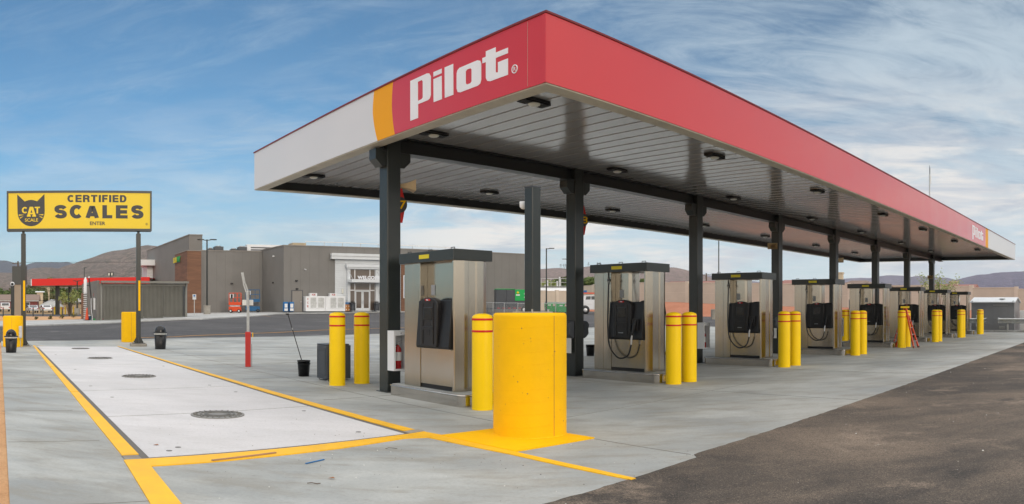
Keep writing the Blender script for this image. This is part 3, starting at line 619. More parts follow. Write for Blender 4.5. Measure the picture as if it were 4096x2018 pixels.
# beams and columns
CA = [.35 + 5.1*k for k in range(8)]; CB = 4.60
mb = MB(); mb.box(w, L_-w, CB+.02, CB+.28, 4.56, 4.585); mb.box(w, L_-w, CB+.13, CB+.17, 4.585, ZD+.05); mb.box(w, L_-w, CB+.02, CB+.28, ZD-.03, ZD-.001); mb.build('beam', M['beam'], can)
for k, a in enumerate(CA):
    c = MB().box(a, a+.30, CB, CB+.30, 0, ZD-.002).build('column', M['dark'], can, bevel=.018)
    mb = MB()
    for sgn in (-1, 1):
        x0 = a if sgn < 0 else a+.30; pts = [(x0, 4.27), (x0+sgn*.10, 4.27), (x0+sgn*.24, 4.40), (x0+sgn*.24, 4.60), (x0, 4.60)]
        mb.prism(pts, -(CB+.27), -(CB+.03), mat=Matrix(((1,0,0,0),(0,0,-1,0),(0,1,0,0),(0,0,0,1))))
    mb.build('haunch', M['dark'], c)
    MB().box(a-.04, a+.34, CB-.04, CB+.34, 0, .012).build('base_plate', M['dark'], c)
# lamps under the canopy
def lamp(label):
    t = thing('canopy_light', label, 'ceiling light', (0,0,0), RZ, 'square lamps under the canopy')
    m = MB(); m.box(-.27, .27, -.10, .10, .03, .05)
    m.prism([(-.27,-.10),(-.20,-.14),(.20,-.14),(.27,-.10),(.27,.10),(.20,.14),(-.20,.14),(-.27,.10)], .05, .085)
    for i in range(8):
        for s_ in (-1, 1): m.box(s_*(.13+.015*i)-.003, s_*(.13+.015*i)+.003, -.09, .09, .022, .03)
    m.build('housing', M['black'], t); MB().lathe([(.0, -.002), (.07, .0), (.095, .012), (.1, .03)], 16).build('lens', M['lens'], t)
    return t
LA = [.96, 6.2, 11.5, 17.0, 22.05, 27.6, 33.1]; rows = ((1.25, 'front'), (3.95, 'middle'), (8.6, 'rear'))
NUM = ['first', 'second', 'third', 'fourth', 'fifth', 'sixth', 'seventh', 'eighth']
L0 = None
for i, a in enumerate(LA):
    for b, nm in rows:
        x, y = S(a, b if not (nm == 'rear' and i == 0) else 9.0); lab = f'{NUM[i]} canopy lamp from the red corner in the {nm} row of the ceiling'
        if L0 is None: L0 = lamp(lab); L0.location = (x, y, ZD-.087)
        else: dup(L0, (x, y, ZD-.087), RZ, lab)
# antenna on the canopy roof
x, y = S(22.9, 1.2); t = thing('antenna_mast', 'thin antenna mast standing on the canopy roof near the far end', 'antenna', (x, y, ZT-.08), RZ)
MB().tube([(0,0,0),(0,0,1.75)], .03, 8).build('mast', M['galv'], t); MB().box(.04,.16,-.04,.04,1.35,1.72).build('radio_box', M['white'], t, bevel=.02)
MB().tube([(.07,0,1.0),(.07,0,2.05)], .010, 6).tube([(0,0,1.7),(-.01,0,2.12)], .010, 6).build('whip_aerial', M['greyd'], t)
# ============================================================ PUMP ISLANDS AND PUMPS
def rrect(x0, x1, y0, y1, r, n=6):
    out = []
    for cx_, cy_, a0 in ((x1-r, y1-r, 0), (x0+r, y1-r, 90), (x0+r, y0+r, 180), (x1-r, y0+r, 270)):
        for k in range(n+1): a = R(a0 + 90*k/n); out.append((cx_ + r*math.cos(a), cy_ + r*math.sin(a)))
    return out
def island(label):
    t = thing('pump_island', label, 'pump island', (0,0,0), RZ, 'stainless edged pump islands')
    P = rrect(0, 1.06, 0, 2.25, .15); MB().prism(P, 0, .165, smooth=False).build('steel_skirt', M['skirt'], t)
    m = MB(); n = len(P); prof = [(0, .165), (.014, .172), (.016, .185), (.010, .197), (-.02, .201)]
    cxx, cyy = .53, 1.125
    vs = []
    for o_, z in prof:
        Q = rrect(-o_, 1.06+o_, -o_, 2.25+o_, .15+o_); vs += [(q[0], q[1], z) for q in Q]
    m.add(vs, [(i*n+k, i*n+(k+1)%n, (i+1)*n+(k+1)%n, (i+1)*n+k) for i in range(len(prof)-1) for k in range(n)], 0, True); m.build('steel_edge', M['skirt'], t)
    MB().prism(rrect(.02, 1.04, .02, 2.23, .14), .15, .199).build('concrete_top', M['apron'], t); return t
def hose(pts, n=14):
    P = [Vector(p) for p in pts]; out = []
    for i in range(len(P)-1):
        p0, p1, p2, p3 = P[max(i-1,0)], P[i], P[i+1], P[min(i+2, len(P)-1)]
        for k in range(n if i < len(P)-2 else n+1):
            t = k/n; out.append(.5*((2*p1)+(p2-p0)*t+(2*p0-5*p1+4*p2-p3)*t*t+(3*p1-p0-3*p2+p3)*t**3))
    return out
def pump(label, kind):
    """tall stainless dispenser. origin = near corner of the body on the island top; x across, y along the island"""
    t = thing('fuel_dispenser', label, 'fuel pump', (0,0,0), RZ, 'stainless truck fuel dispensers'); W, D_, H = .70, 1.50, 2.20
    m = MB()
    fp = [(0,.055),(0,.02),(.012,.0),(.19,-.035),(.27,-.035),(.29,-.012),(.44,-.012),(.46,-.035),(.60,-.035),(.69,.0),(.70,.055)]
    m.prism(fp, .0, H); m.build('front_pillar', M['steel'], t, bevel=.004)
    m = MB(); m.box(0, W, .99, 1.22, .0, H); m.build('rear_pillar', M['steel'], t, bevel=.005)
    m = MB(); m.box(.004, W-.004, 1.224, D_, .0, H); m.build('rear_cabinet', M['steel'], t, bevel=.005)
    m = MB(); m.box(.012, W-.012, .057, .988, .075, .70); m.build('lower_door', M['steel'], t, bevel=.004)
    MB().box(.03, W-.03, .057, .988, .0, .073).build('kick_plate', M['rubber'], t)
    MB().lathe([(.0,0),(.008,0),(.008,.004),(.0,.004)], 10, mat=Matrix.Translation((.012,.5,.64)) @ Matrix.Rotation(R(-90),4,'Y')).build('door_lock', M['chrome'], t)
    if kind == 'closed': MB().box(.16, W-.16, .057, .988, .70, H).build('upper_panel', M['steel'], t, bevel=.004)
    else: MB().prism([(.16,.62),(.22,.56),(W-.22,.56),(W-.16,.62),(W-.16,.988),(.16,.988)], .70, H).build('upper_panel', M['steel'], t, bevel=.004)
    MB().box(.150, .159, .76, .87, 1.62, 1.80).build('notice', M['sticker_g'], t)
    m = MB(); m.box(-.003, .001, 1.05, 1.06, 1.30, 1.72); m.box(-.003, .001, 1.05, 1.19, 1.715, 1.722); m.box(-.006, .001, 1.06, 1.19, 1.30, 1.312); m.build('access_flap', M['steel'], t)
    # cap
    m = MB(); m.box(-.07, W+.07, -.07, D_+.07, H-.01, H+.175); m.build('cap', M['dark'], t, bevel=.006)
    MB().box(-.076, -.0705, .62, .92, H+.05, H+.12).build('warning_sticker', M['sticker_y'], t)
    for yy in (.1, .75, 1.4): MB().tube([(.05, yy-.05, H+.17), (.05, yy-.05, H+.21), (.05, yy+.05, H+.21), (.05, yy+.05, H+.17)], .008, 5).build('lifting_eye', M['dark'], t)
    for sd_ in (0, 1):                      # card reader console on both long sides
        X = lambda x: x if sd_ == 0 else W - x
        mt = Matrix.Identity(4) if sd_ == 0 else Matrix.Translation((W, 1.13, 0)) @ Matrix.Rotation(math.pi, 4, 'Z')
        m = MB(); m.prism([(.10,.70),(-.05,.70),(-.065,.745),(.0,1.53),(.10,1.53)], -.062, -1.03, mat=mt @ Matrix(((1,0,0,0),(0,0,-1,0),(0,1,0,0),(0,0,0,1))))
        pn = m.build('console_panel', M['black'], t, bevel=.01)
        # raised hood with arched top
        arch = [(.36,.73),(.34,1.40)] + [(.60 - .26*math.cos(R(a)), 1.46 + .115*math.sin(R(a))) for a in range(10, 171, 16)] + [(.86,1.40),(.84,.73)]
        m = MB(); my = mt @ Matrix(((0,0,-1,0),(1,0,0,0),(0,1,0,0),(0,0,0,1)))
        m.prism(arch, -.02, .105, mat=my); hd = m.build('reader_hood', M['black'], t, bevel=.022, seg=3)
        m = MB(); m.box(-.118, -.10, .44, .76, 1.02, 1.08, mat=mt); m.box(-.118,-.10,.44,.455,.78,1.48,mat=mt); m.box(-.118,-.10,.745,.76,.78,1.48,mat=mt); m.build('hood_rib', M['black'], hd, bevel=.006)
        MB().box(-.1115, -.103, .48, .72, 1.19, 1.40, mat=mt).build('screen', M['blackgl'], hd, bevel=.004)
        m = MB(); m.box(-.1125, -.103, .46, .74, 1.40, 1.408, mat=mt); m.box(-.1125,-.103,.72,.728,1.19,1.40,mat=mt); m.build('screen_bezel', M['charcoal'], hd)
        MB().prism([(.53,1.13),(.67,1.13),(.64,.93),(.56,.93)], .104, .108, mat=my).build('receipt_slot', M['rubber'], hd)
        MB().box(-.1235, -.105, .53, .67, 1.515, 1.55, mat=mt).build('badge', M['extred'], hd, bevel=.004)
        if sd_ == 0:
            text('Pilot', .03, .001, M['letter'], 'badge_lettering', hd, (-.1255, .60, 1.524), (R(90), 0, R(-90)), bold=.0008)
            if kind != 'closed': text('BIODIESEL', .03, .001, M['sticker_g'], 'grade_lettering', hd, (-.108, .62, .84), (R(90), 0, R(-90)), bold=.0008)
        MB().box(-.03, .0, .062, .085, .685, .698, mat=mt).build('hinge', M['chrome'], t)
    def hose_set(x, sgn, y0, y1):
        bx = x + sgn*.05
        m = MB(); m.tube([(bx, y0, H-.02), (bx, y0, H-.12)], .02, 8, 0); m.tube(hose([(bx, y0, H-.26), (bx+sgn*.02, y0, 1.5), (bx+sgn*.04, y0-.01, .9), (bx+sgn*.07, y0-.10, .52), (bx+sgn*.09, (y0+y1)/2, .30), (bx+sgn*.09, y1+.10, .36), (bx+sgn*.09, y1, .60)] if sgn < 0 or kind == 'closed' else [(bx, y0, H-.26), (bx+.14, y0, 1.5), (bx+.27, y0, .95), (bx+.34, y0+.02, .55), (bx+.28, y0+.2, .22), (bx+.12, y1-.1, .24), (bx+.09, y1, .60)]), .0175, 8, 0)
        h = m.build('hose', M['rubber'], t)
        m = MB(); m.lathe([(.02,0),(.024,.0),(.024,.04),(.034,.045),(.034,.10),(.024,.105),(.024,.14),(.018,.14)], 12, (bx, y0, H-.26)); m.build('breakaway_coupling', M['chrome'], h)
        MB().lathe([(.036,0),(.036,.03)], 12, (bx, y0, H-.2)).build('coupling_band', M['black'], h)
        m = MB(); m.tube([(bx+sgn*.09, y1, .60), (bx+sgn*.09, y1-.005, .72), (bx+sgn*.085, y1-.02, .80)], [.018,.022,.018], 8)
        nz = m.build('nozzle', M['alu'], t); MB().tube([(bx+sgn*.085, y1-.02, .801), (bx+sgn*.08, y1-.06, .98), (bx+sgn*.06, y1-.10, 1.12)], [.03,.034,.02], 8).build('nozzle_grip', M['black'], nz)
        m = MB(); m.tube([(bx+sgn*.085, y1, .83), (bx+sgn*.1, y1+.05, .92), (bx+sgn*.09, y1+.01, 1.04), (bx+sgn*.08, y1-.05, 1.03)], .01, 6)
        m.box(bx+sgn*.03-.02, bx+sgn*.03+.03, y1-.14, y1+.02, .90, 1.16); m.build('nozzle_guard', M['black'], t, bevel=.008)
    if kind == 'closed': hose_set(W, 1, .12+.2, .9)
    else: hose_set(0, -1, .99+.03, .30); hose_set(W, 1, .18, .8)
    return t
I0 = P1 = None; IW = [.20 + 5.13*k for k in range(8)]
for k, a in enumerate(IW):
    x, y = S(a, 2.10); w_ = {0: 'nearest stainless edged island, beside the yellow drum', 7: 'farthest stainless edged island under the canopy'}.get(k, f'{NUM[k]} stainless edged island counting from the yellow drum')
    if I0 is None: I0 = island(w_); I0.location = (x, y, 0)
    else: dup(I0, (x, y, 0), RZ, w_)
    x, y = S(a+.17, 2.55)
    if k == 0: p = pump('nearest steel pump, closed upper panel, console without a nozzle', 'closed'); p.location = (x, y, .2)
    elif k == 1: P1 = pump('second steel pump from the drum, open upper frame, looped hose', 'open'); P1.location = (x, y, .2)
    else: dup(P1, (x, y, .2), RZ, {5: 'sixth steel pump, standing behind the orange stepladder', 7: 'farthest steel pump, last in the row by the grey shed'}.get(k, f'{NUM[k]} steel pump from the yellow drum with open frame and looped hose'))
# bollards
def bollard(label):
    t = thing('bollard', label, 'bollard', (0,0,0), RZ, 'yellow bollards with red bands at the islands'); r = .165
    MB().lathe([(r,0),(r,1.43),(r-.004,1.455),(r-.02,1.478),(r-.06,1.495),(.06,1.507),(0,1.508)], 40).build('sleeve', M['boll'], t)
    for z in (1.40, 1.215): MB().lathe([(r+.0015,z),(r+.0025,z+.001),(r+.0025,z+.033),(r+.0015,z+.034)], 40).build('red_band', M['redtape'], t)
    return t
B0 = None
BA = [(.36, 1.80), (5.52, 1.84), (10.59, 1.82), (15.89, 1.84), (20.89, 1.80), (25.98, 1.78), (31.05, 1.76), (36.12, 1.74)]; BB = [.98, 6.13, 11.28, 16.60, 21.62, 26.70, 31.65, 36.62]
for k in range(8):
    for i, (a, b, side) in enumerate(((BA[k][0], BA[k][1], 'near'), (BB[k], BA[k][1]+.02, 'near'), (.14+5.1*k, 6.22, 'far'), (.78+5.1*k, 6.32, 'far'))):
        x, y = S(a, b); which = ('left' if i % 2 == 0 else 'right')
        lab = f'{which} yellow bollard of the pair at the {side} end of the {NUM[k]} island'
        if B0 is None: B0 = bollard(lab); B0.location = (x, y, 0)
        else: dup(B0, (x, y, 0), RZ, lab)
# ------------------------------------------------------------ big yellow drum and post
x, y = S(-.9+.19, -.64+.42)
t = math.atan2(2119.5-2048, F_); DX, DY = 9.27*math.sin(t), 9.27*math.cos(t)
dr = thing('post_footing', 'large yellow concrete drum standing on a painted square pad', 'concrete drum', (DX, DY, 0), RZ)
r = .466; m = MB(); prof = [(r+.01,0),(r+.002,.02),(r,.03),(r,.04),(r,1.48)]
prof += [(r,1.50),(r-.008,1.522),(r-.03,1.535),(0,1.537)]
m.lathe(prof, 72)
hx = [(r*math.cos(k*.1745), r*math.sin(k*.1745), .06 + k*.0042) for k in range(1, 340)]
m.tube(hx, .0032, 5)
aa = R(-52) - RZ; MB().tube([((r+.001)*math.cos(aa), (r+.001)*math.sin(aa), .03), ((r+.001)*math.cos(aa), (r+.001)*math.sin(aa), 1.50)], .003, 5).build('form_seam', M['rust'], dr)
random.seed(5)
for k in range(34):
    a_ = R(random.uniform(-150, 10)) - RZ; z = random.uniform(.1, 1.4); q = random.choice([.004,.005,.008])
    m.lathe([(0,0),(q,0),(q*.8,.0012),(0,.0012)], 7, mat=Matrix.Rotation(a_,4,'Z') @ Matrix.Translation((r+.0005,0,z)) @ Matrix.Rotation(R(90),4,'Y'), smooth=False, mi=1)
m.build('drum_body', [M['drum_y'], M['rust']], dr)
quadz('painted_pad', [(-1.56, .27), (-1.53, -1.07), (-.28, -1.13), (-.30, .22)], M['drum_y'], .016, .04)
pt = thing('sign_post', 'bare dark square steel post rising from the yellow drum', 'post', (DX+.035, DY, 1.537), RZ)
m = MB(); w = .074; m.box(-w, w, -w, w, .012, 1.585); m.build('tube', M['dark'], pt, bevel=.008); MB().box(-.18,.18,-.18,.18,.0,.014).build('base_plate', M['galv'], pt)
MB().box(-w-.002, w+.002, -w-.002, w+.002, 1.586, 1.60).build('end_cap', M['greyd'], pt)
for u in (-.14,.14):
    for v in (-.14,.14): MB().lathe([(.012,0),(.012,.03),(0,.03)], 6, (u,v,.014), smooth=False).build('anchor_bolt', M['galv'], pt)
t = thing('camera_dome', 'small white camera dome at the top left of the bare post', 'security camera', (DX-.078, DY+.15, 2.93), 0)
MB().lathe([(0,-.06),(.03,-.052),(.048,-.03),(.052,.0),(.052,.04),(.0,.045)], 16).build('dome', M['white'], t); MB().tube([(.0,0,.03),(.07,-.09,.03)], .014, 6).build('bracket', M['white'], t)
# ============================================================ COLUMN FITTINGS
def xface(u0,u1,y0,y1,z0,z1,m): return m.box(u0,u1,y0,y1,z0,z1)
def cabinet(label):
    t = thing('extinguisher_cabinet', label, 'fire cabinet', (0,0,0), RZ, 'white fire extinguisher cabinets')
    m = MB(); W,D,H = .31,.215,.75
    m.box(0,.012,-D,0,0,H); m.box(W-.012,W,-D,0,0,H); m.box(.012,W-.012,-D,0,0,.012); m.box(.012,W-.012,-D,0,H-.012,H); m.box(.012,W-.012,-.012,0,.012,H-.012); m.build('case', M['white'], t)
    m = MB(); m.box(0,W,-D-.014,-D-.001,0,.035); m.box(0,W,-D-.014,-D-.001,H-.09,H); m.box(0,.035,-D-.014,-D-.001,.036,H-.091); m.box(W-.035,W,-D-.014,-D-.001,.036,H-.091); m.build('door_frame', M['white'], t)
    MB().lathe([(0,0),(.012,0),(.012,.006),(0,.006)],10,mat=Matrix.Translation((W/2,-D-.014,H-.045)) @ Matrix.Rotation(R(90),4,'X')).build('door_lock', M['chrome'], t)
    return t
def extinguisher(label):
    t = thing('fire_extinguisher', label, 'fire extinguisher', (0,0,0), RZ, 'red fire extinguishers in their cabinets')
    MB().lathe([(.0,0),(.062,0),(.068,.01),(.068,.36),(.062,.40),(.03,.44),(.022,.46),(0,.46)],20).build('cylinder', M['extred'], t)
    MB().lathe([(.0695,.17),(.0695,.33)],20).build('instruction_label', M['paper'], t)
    m = MB(); m.tube([(0,0,.46),(0,0,.49)],.014,8); m.bar((-.02,0,.49),(.09,0,.50),.02,.012); m.bar((-.02,0,.505),(.085,0,.55),.018,.008); m.build('handle', M['chrome'], t)
    MB().tube([(-.02,0,.47),(-.075,0,.44),(-.082,0,.3),(-.08,0,.12)],.011,6).build('discharge_hose', M['rubber'], t); return t
C0_ = E0_ = None
for k in (0,2,4,6):
    a = CA[k]; x,y = S(a, CB-.001); lab = f'white fire cabinet on the {NUM[k]} canopy column from the red corner'
    if C0_ is None: C0_ = cabinet(lab); C0_.location=(x,y,.42)
    else: dup(C0_, (x,y,.42), RZ, lab)
    x,y = S(a+.165, CB-.11); lab = f'red extinguisher inside the cabinet on the {NUM[k]} canopy column'
    if E0_ is None: E0_ = extinguisher(lab); E0_.location=(x,y,.435)
    else: dup(E0_, (x,y,.435), RZ, lab)
def dispenser(label):
    t = thing('washer_station', label, 'washer station', (0,0,0), RZ, 'black squeegee and towel stations on the columns')
    m = MB(); prof = [(0,0),(.05,-.03),(.14,.02),(.20,.08),(.19,.2),(.22,.29),(.17,.37),(.08,.39),(0,.39)]
    m.prism([(p[0],p[1]) for p in prof], 0, .27, mat=Matrix(((-1,0,0,0),(0,0,1,0),(0,1,0,0),(0,0,0,1)))); b = m.build('housing', M['charcoal'], t, bevel=.025, seg=3)
    MB().tube(hose([(-.215,.05,.2),(-.24,.08,.12),(-.235,.14,.08),(-.235,.19,.13),(-.215,.2,.22)],4),.007,6).build('pull_ring', M['rubber'], b)
    MB().box(-.10,-.096,.02,.24,-.36,-.01).build('paper_towel', M['paper'], t); return t
D0_ = None
for k in (1,3,5,7):
    for sd_ in (0,1):
        a = CA[k] + (0 if sd_ == 0 else .30); b = CB+.015 if sd_ == 0 else CB+.285; x,y = S(a,b)
        lab = f'black washer and towel box on the {"near" if sd_==0 else "hidden"} side of the {NUM[k]} canopy column'
        rz = RZ if sd_ == 0 else RZ+math.pi
        if D0_ is None: D0_ = dispenser(lab); D0_.location=(x,y,.90)
        else: dup(D0_, (x,y,.90), rz, lab, skip=('paper_towel',) if sd_ else ())
def horn(label, loc, rz):
    t = thing('loudspeaker', label, 'loudspeaker', loc, rz, 'tan horn loudspeakers under the canopy')
    m = MB(); n = 9; vs = []
    for i in range(n):
        u = i/(n-1); w = .05+.12*u**1.9; h = .035+.07*u**1.9; x = .30*u
        vs += [(x,-w,-h),(x,w,-h),(x,w,h),(x,-w,h)]
    m.add(vs, [(i*4+k,i*4+(k+1)%4,(i+1)*4+(k+1)%4,(i+1)*4+k) for i in range(n-1) for k in range(4)], 0, False); h_ = m.build('horn', M['tan_horn'], t)
    sd = h_.modifiers.new('s','SOLIDIFY'); sd.thickness = .006
    MB().tube([(-.10,0,0),(.02,0,0)],.05,12).build('driver', M['tan_horn'], t); MB().tube([(-.05,0,0),(-.05,.0,.09),(-.12,.0,.12)],.012,6).build('bracket', M['galv'], t); return t
for k,sx,dz,dr_,l in ((0,1,3.95,-25,'tan horn loudspeaker pointing right on the first canopy column'),(3,-1,3.72,200,'tan horn loudspeaker on the fourth canopy column'),(4,1,3.6,-20,'tan horn loudspeaker on the right of the fifth canopy column'),(7,-1,3.45,190,'tan horn loudspeaker on the last canopy column')):
    x,y = S(CA[k]+(.36 if sx>0 else -.10), CB+.15); horn(l,(x,y,dz),RZ+R(dr_))
def flag(label, num, px, r, z):
    x,y = pol(px, r); t = thing('lane_number_sign', label, 'number sign', (x,y,z), -(px-2048)/F_, 'hanging lane number signs')
    mt = Matrix(((1,0,0,0),(0,0,-1,0),(0,1,0,0),(0,0,0,1)))
    MB().prism([(-.02,-.36),(.045,-.36),(.10,-.05),(.10,.05),(.03,.36),(-.03,.36),(-.10,.05),(-.10,-.05),(-.04,-.36)],-.03,.0,mat=mt).build('red_panel', M['redtape'], t)
    MB().prism([(.14*math.cos(R(q)), .16*math.sin(R(q))) for q in range(0,360,15)],.001,.02,mat=mt).build('number_disc', M['ink'], t)
    text_fit(num,.24,.17,.002,M['drum_y'],'number',t,-.12,-.085,-.0225,bold=.01); MB().box(-.2,-.1,.005,.025,-.03,.03).build('bracket', M['dark'], t); return t
flag('red panel with black disc reading 17 at the first canopy column','17',1601,14.75,3.68)
flag('red panel with black disc reading 18 at the second canopy column','18',2331,17.9,3.75)
# ------------------------------------------------------------ bins, buckets, red post by the pumps
def cabinet_bin(label, a, b):
    x,y = S(a,b); t = thing('waste_cabinet', label, 'waste bin', (x,y,0), RZ, 'charcoal waste and towel cabinets')
    m = MB(); m.prism(rrect(0,.62,0,.50,.05,4), .04, .77); m.build('cabinet_body', M['charcoal'], t, bevel=.012)
    m = MB(); m.box(-.008,.0,.06,.44,.10,.115); m.box(-.008,0,.06,.44,.68,.695); m.box(-.008,0,.06,.072,.116,.679); m.box(-.008,0,.428,.44,.116,.679); m.build('side_moulding', M['charcoal'], t)
    MB().prism(rrect(.02,.60,.02,.56,.06,4), .772, .80).build('lid', M['charcoal'], t, bevel=.012)
    for u in (.05,.57):
        for v in (.05,.45): MB().lathe([(.02,0),(.02,.02),(.008,.025),(.008,.05)],8,(u,v,0)).build('foot', M['galv'], t)
    return t
cabinet_bin('charcoal waste cabinet behind the left bollard near the bucket', .30, 7.02)
cabinet_bin('charcoal waste cabinet partly hidden behind the third pump island', 11.3, 6.9)
cabinet_bin('charcoal waste cabinet partly hidden behind the fourth pump island', 16.3, 6.9)
def bucket(label, a, b, pole, hgt=.37):
    x,y = S(a,b); t = thing('washer_bucket', label, 'bucket', (x,y,0), 0, 'black window washing buckets')
    m = MB(); m.lathe([(.0,.0),(.125,.0),(.15,hgt-.03),(.155,hgt-.03),(.155,hgt),(.148,hgt),(.122,.012),(0,.012)],26); m.build('bucket_body', M['blackgl'], t)
    MB().lathe([(.146,hgt*.78),(.158,hgt*.78),(.158,hgt*.80),(.147,hgt*.80)],26).build('bucket_rim_band', M['black'], t)
    MB().tube([(.155*math.cos(q),.155*math.sin(q),hgt*.86-.12*math.sin((q))) for q in [math.pi*k/12 for k in range(13)]],.003,5).build('wire_handle', M['galv'], t)
    if pole:
        p = thing('squeegee', 'black window squeegee leaning out of the bucket', 'squeegee', (x,y,0), 0)
        MB().tube([(.06,-.02,.03),(-.43,.12,1.45)],.011,8).build('pole', M['black'], p); MB().box(-.48,-.40,.10,.14,1.43,1.465).build('squeegee_head', M['rubber'], p, bevel=.01); MB().tube([(-.30,.085,1.08),(-.315,.09,1.12)],.013,8).build('pole_joint', M['galv'], p)
    return t
x,y = gp(1224,1508); a_,b_ = inv(x,y); bucket('black bucket holding a long squeegee pole left of the bollards', a_, b_+.12, True)
bucket('black bucket between the second pump and its column', 11.06, 9.2, False)
x,y = gp(989,1469); t = thing('bent_signpost', 'bent galvanised sign channel rising from a short red steel post', 'post', (x,y+.06,0), R(20))
MB().box(-.075,.075,-.075,.075,0,.945).build('red_sleeve', M['redpost'], t, bevel=.012)
m = MB(); P = [(0,0,.93),(.0,0,1.6),(-.02,0,2.02),(-.10,.0,2.25),(-.155,0,2.55)]
for i in range(4):
    for dx,dy,w_,h_ in ((0,0,.055,.008),(-.03,-.014,.012,.03),(.03,-.014,.012,.03)): m.bar((P[i][0]+dx,P[i][1]+dy,P[i][2]),(P[i+1][0]+dx,P[i+1][1]+dy,P[i+1][2]+.004),w_,h_)
m.build('sign_channel', M['galv'], t)
MB().tube([(.10,-.03,0),(.10,-.03,.62)],.012,6).build('conduit', M['galv'], t)
MB().box(.115,.14,-.04,-.02,.80,.93).build('tag', M['drum_y'], t); MB().box(.08,.115,-.035,-.02,.905,.925).build('tag_arm', M['galv'], t)
t = thing('paper_sheet','pale sheet taped to the bent sign channel behind the red post','paper sheet',(x,y+.10,0),R(8)); MB().box(-.17,.13,-.004,0,1.665,1.815).build('sheet', M['paper'], t); MB().box(-.02,.02,-.0075,-.0045,1.72,1.75).build('tape_patch', M['sticker_g'], t)
# ============================================================ WEIGH SCALE SIGN
SR = 29.9; th0 = (316.7-2048)/F_; SX, SY = SR*math.sin(th0), SR*math.cos(th0); SZ = -th0; KU = SR/F_
sg = thing('scale_sign','yellow and black certified scales board on two dark posts','sign',(SX,SY,0),SZ)
def U(px): return math.tan((px-316.7)/F_)*SR
def Zs(py): return EYE+(Y0-py)*SR/F_
u0,u1,z0,z1 = U(27),U(607),Zs(923.5),Zs(763)
m = MB(); m.box(u0,u1,0,.42,z0,z1); m.build('cabinet', M['signframe'], sg, bevel=.01)
m = MB(); m.box(u0,u1,-.03,-.001,z1-.09,z1); m.box(u0,u1,-.03,-.001,z0,z0+.09); m.box(u0,u0+.07,-.03,-.001,z0+.091,z1-.091); m.box(u1-.07,u1,-.03,-.001,z0+.091,z1-.091); m.build('frame', M['signframe'], sg)
MB().box(u0+.071,u1-.071,-.012,-.001,z0+.091,z1-.091).build('yellow_face', M['signy'], sg)
CX = lambda X: U(60+X/4.6); CZ = lambda Y: Zs(760+Y/4.6)
def word(body, X0, X1, Yt, Yb, mat, bold, sp=1., y=-.0165): return text_fit(body, CX(X1)-CX(X0), CZ(Yt)-CZ(Yb), .0025, mat, 'lettering', sg, CX(X0), CZ(Yb), y, bold=bold, sp=sp)
block_word([(c, CX(a), CX(b)) for c,a,b in (('S',732,948),('C',1016,1247),('A',1302,1540),('L',1618,1790),('E',1865,2072),('S',2145,2357))], M['ink'], sg, CZ(282)-CZ(525), CZ(525), -.0165, tv=.345, thz=.27)
block_word([(c, CX(a), CX(b)) for c,a,b in (('C',967,1090),('E',1115,1227),('R',1253,1372),('T',1398,1515),('I',1543,1578),('F',1606,1706),('I',1733,1770),('E',1797,1905),('D',1933,2047))], M['ink'], sg, CZ(95)-CZ(228), CZ(228), -.0165, tv=.31, thz=.235)
word('ENTER',1378,1662,585,650,M['ink'],.02,1.0)
def head_pts():
    pts = [(41,78),(180,210)] + [(180+ (408-180)*k/10, 210 - 28*math.sin(math.pi*k/10)) for k in range(1,10)] + [(408,208),(543,74),(547,400)]
    for k in range(1,20):
        a = math.pi*k/20; pts.append((297+250*math.cos(a), 400 + 268*math.sin(a)))
    return pts + [(47,400)]
mt = Matrix(((1,0,0,0),(0,0,-1,0),(0,1,0,0),(0,0,0,1)))
MB().prism([(CX(X),CZ(Y)) for X,Y in head_pts()], .0125,.017, mat=mt).build('cat_emblem', M['ink'], sg)
block_word([('C',CX(126),CX(235)),('T',CX(362),CX(460))], M['signy'], sg, CZ(310)-CZ(432), CZ(432), -.0195, tv=.25, thz=.20)
m = MB()
m.prism([(CX(X),CZ(Y)) for X,Y in ((271,310),(332,310),(382,466),(387,466),(387,492),(318,492),(318,466),(332,466),(326,448),(282,448),(276,466),(290,466),(290,492),(220,492),(220,466),(226,466))],.0175,.021,mat=mt); m.build('emblem_letter', M['signy'], sg)
MB().prism([(CX(X),CZ(Y)) for X,Y in ((302,362),(320,420),(286,420))],.0215,.0235,mat=mt).build('emblem_letter_hole', M['ink'], sg)
word('SCALE',182,425,524,584,M['signy'],.012,1,-.0195)
for P in (((72,450),(168,457),(72,474)),((88,508),(158,482),(96,528)),((522,444),(428,457),(522,470)),((438,478),(508,502),(502,524))): MB().prism([(CX(X),CZ(Y)) for X,Y in P],.0175,.020,mat=mt).build('whisker', M['signy'], sg)
m = MB(); m.lathe([(.042,0),(.042,.003),(.05,.003),(.05,0)],20,mat=Matrix.Translation((CX(2422),-.0125,CZ(626))) @ Matrix.Rotation(R(90),4,'X')); m.build('registered_mark', M['ink'], sg)
text_fit('R',.045,.055,.001,M['ink'],'registered_letter',sg,CX(2422)-.02,CZ(626)-.028,-.0135,bold=.02)
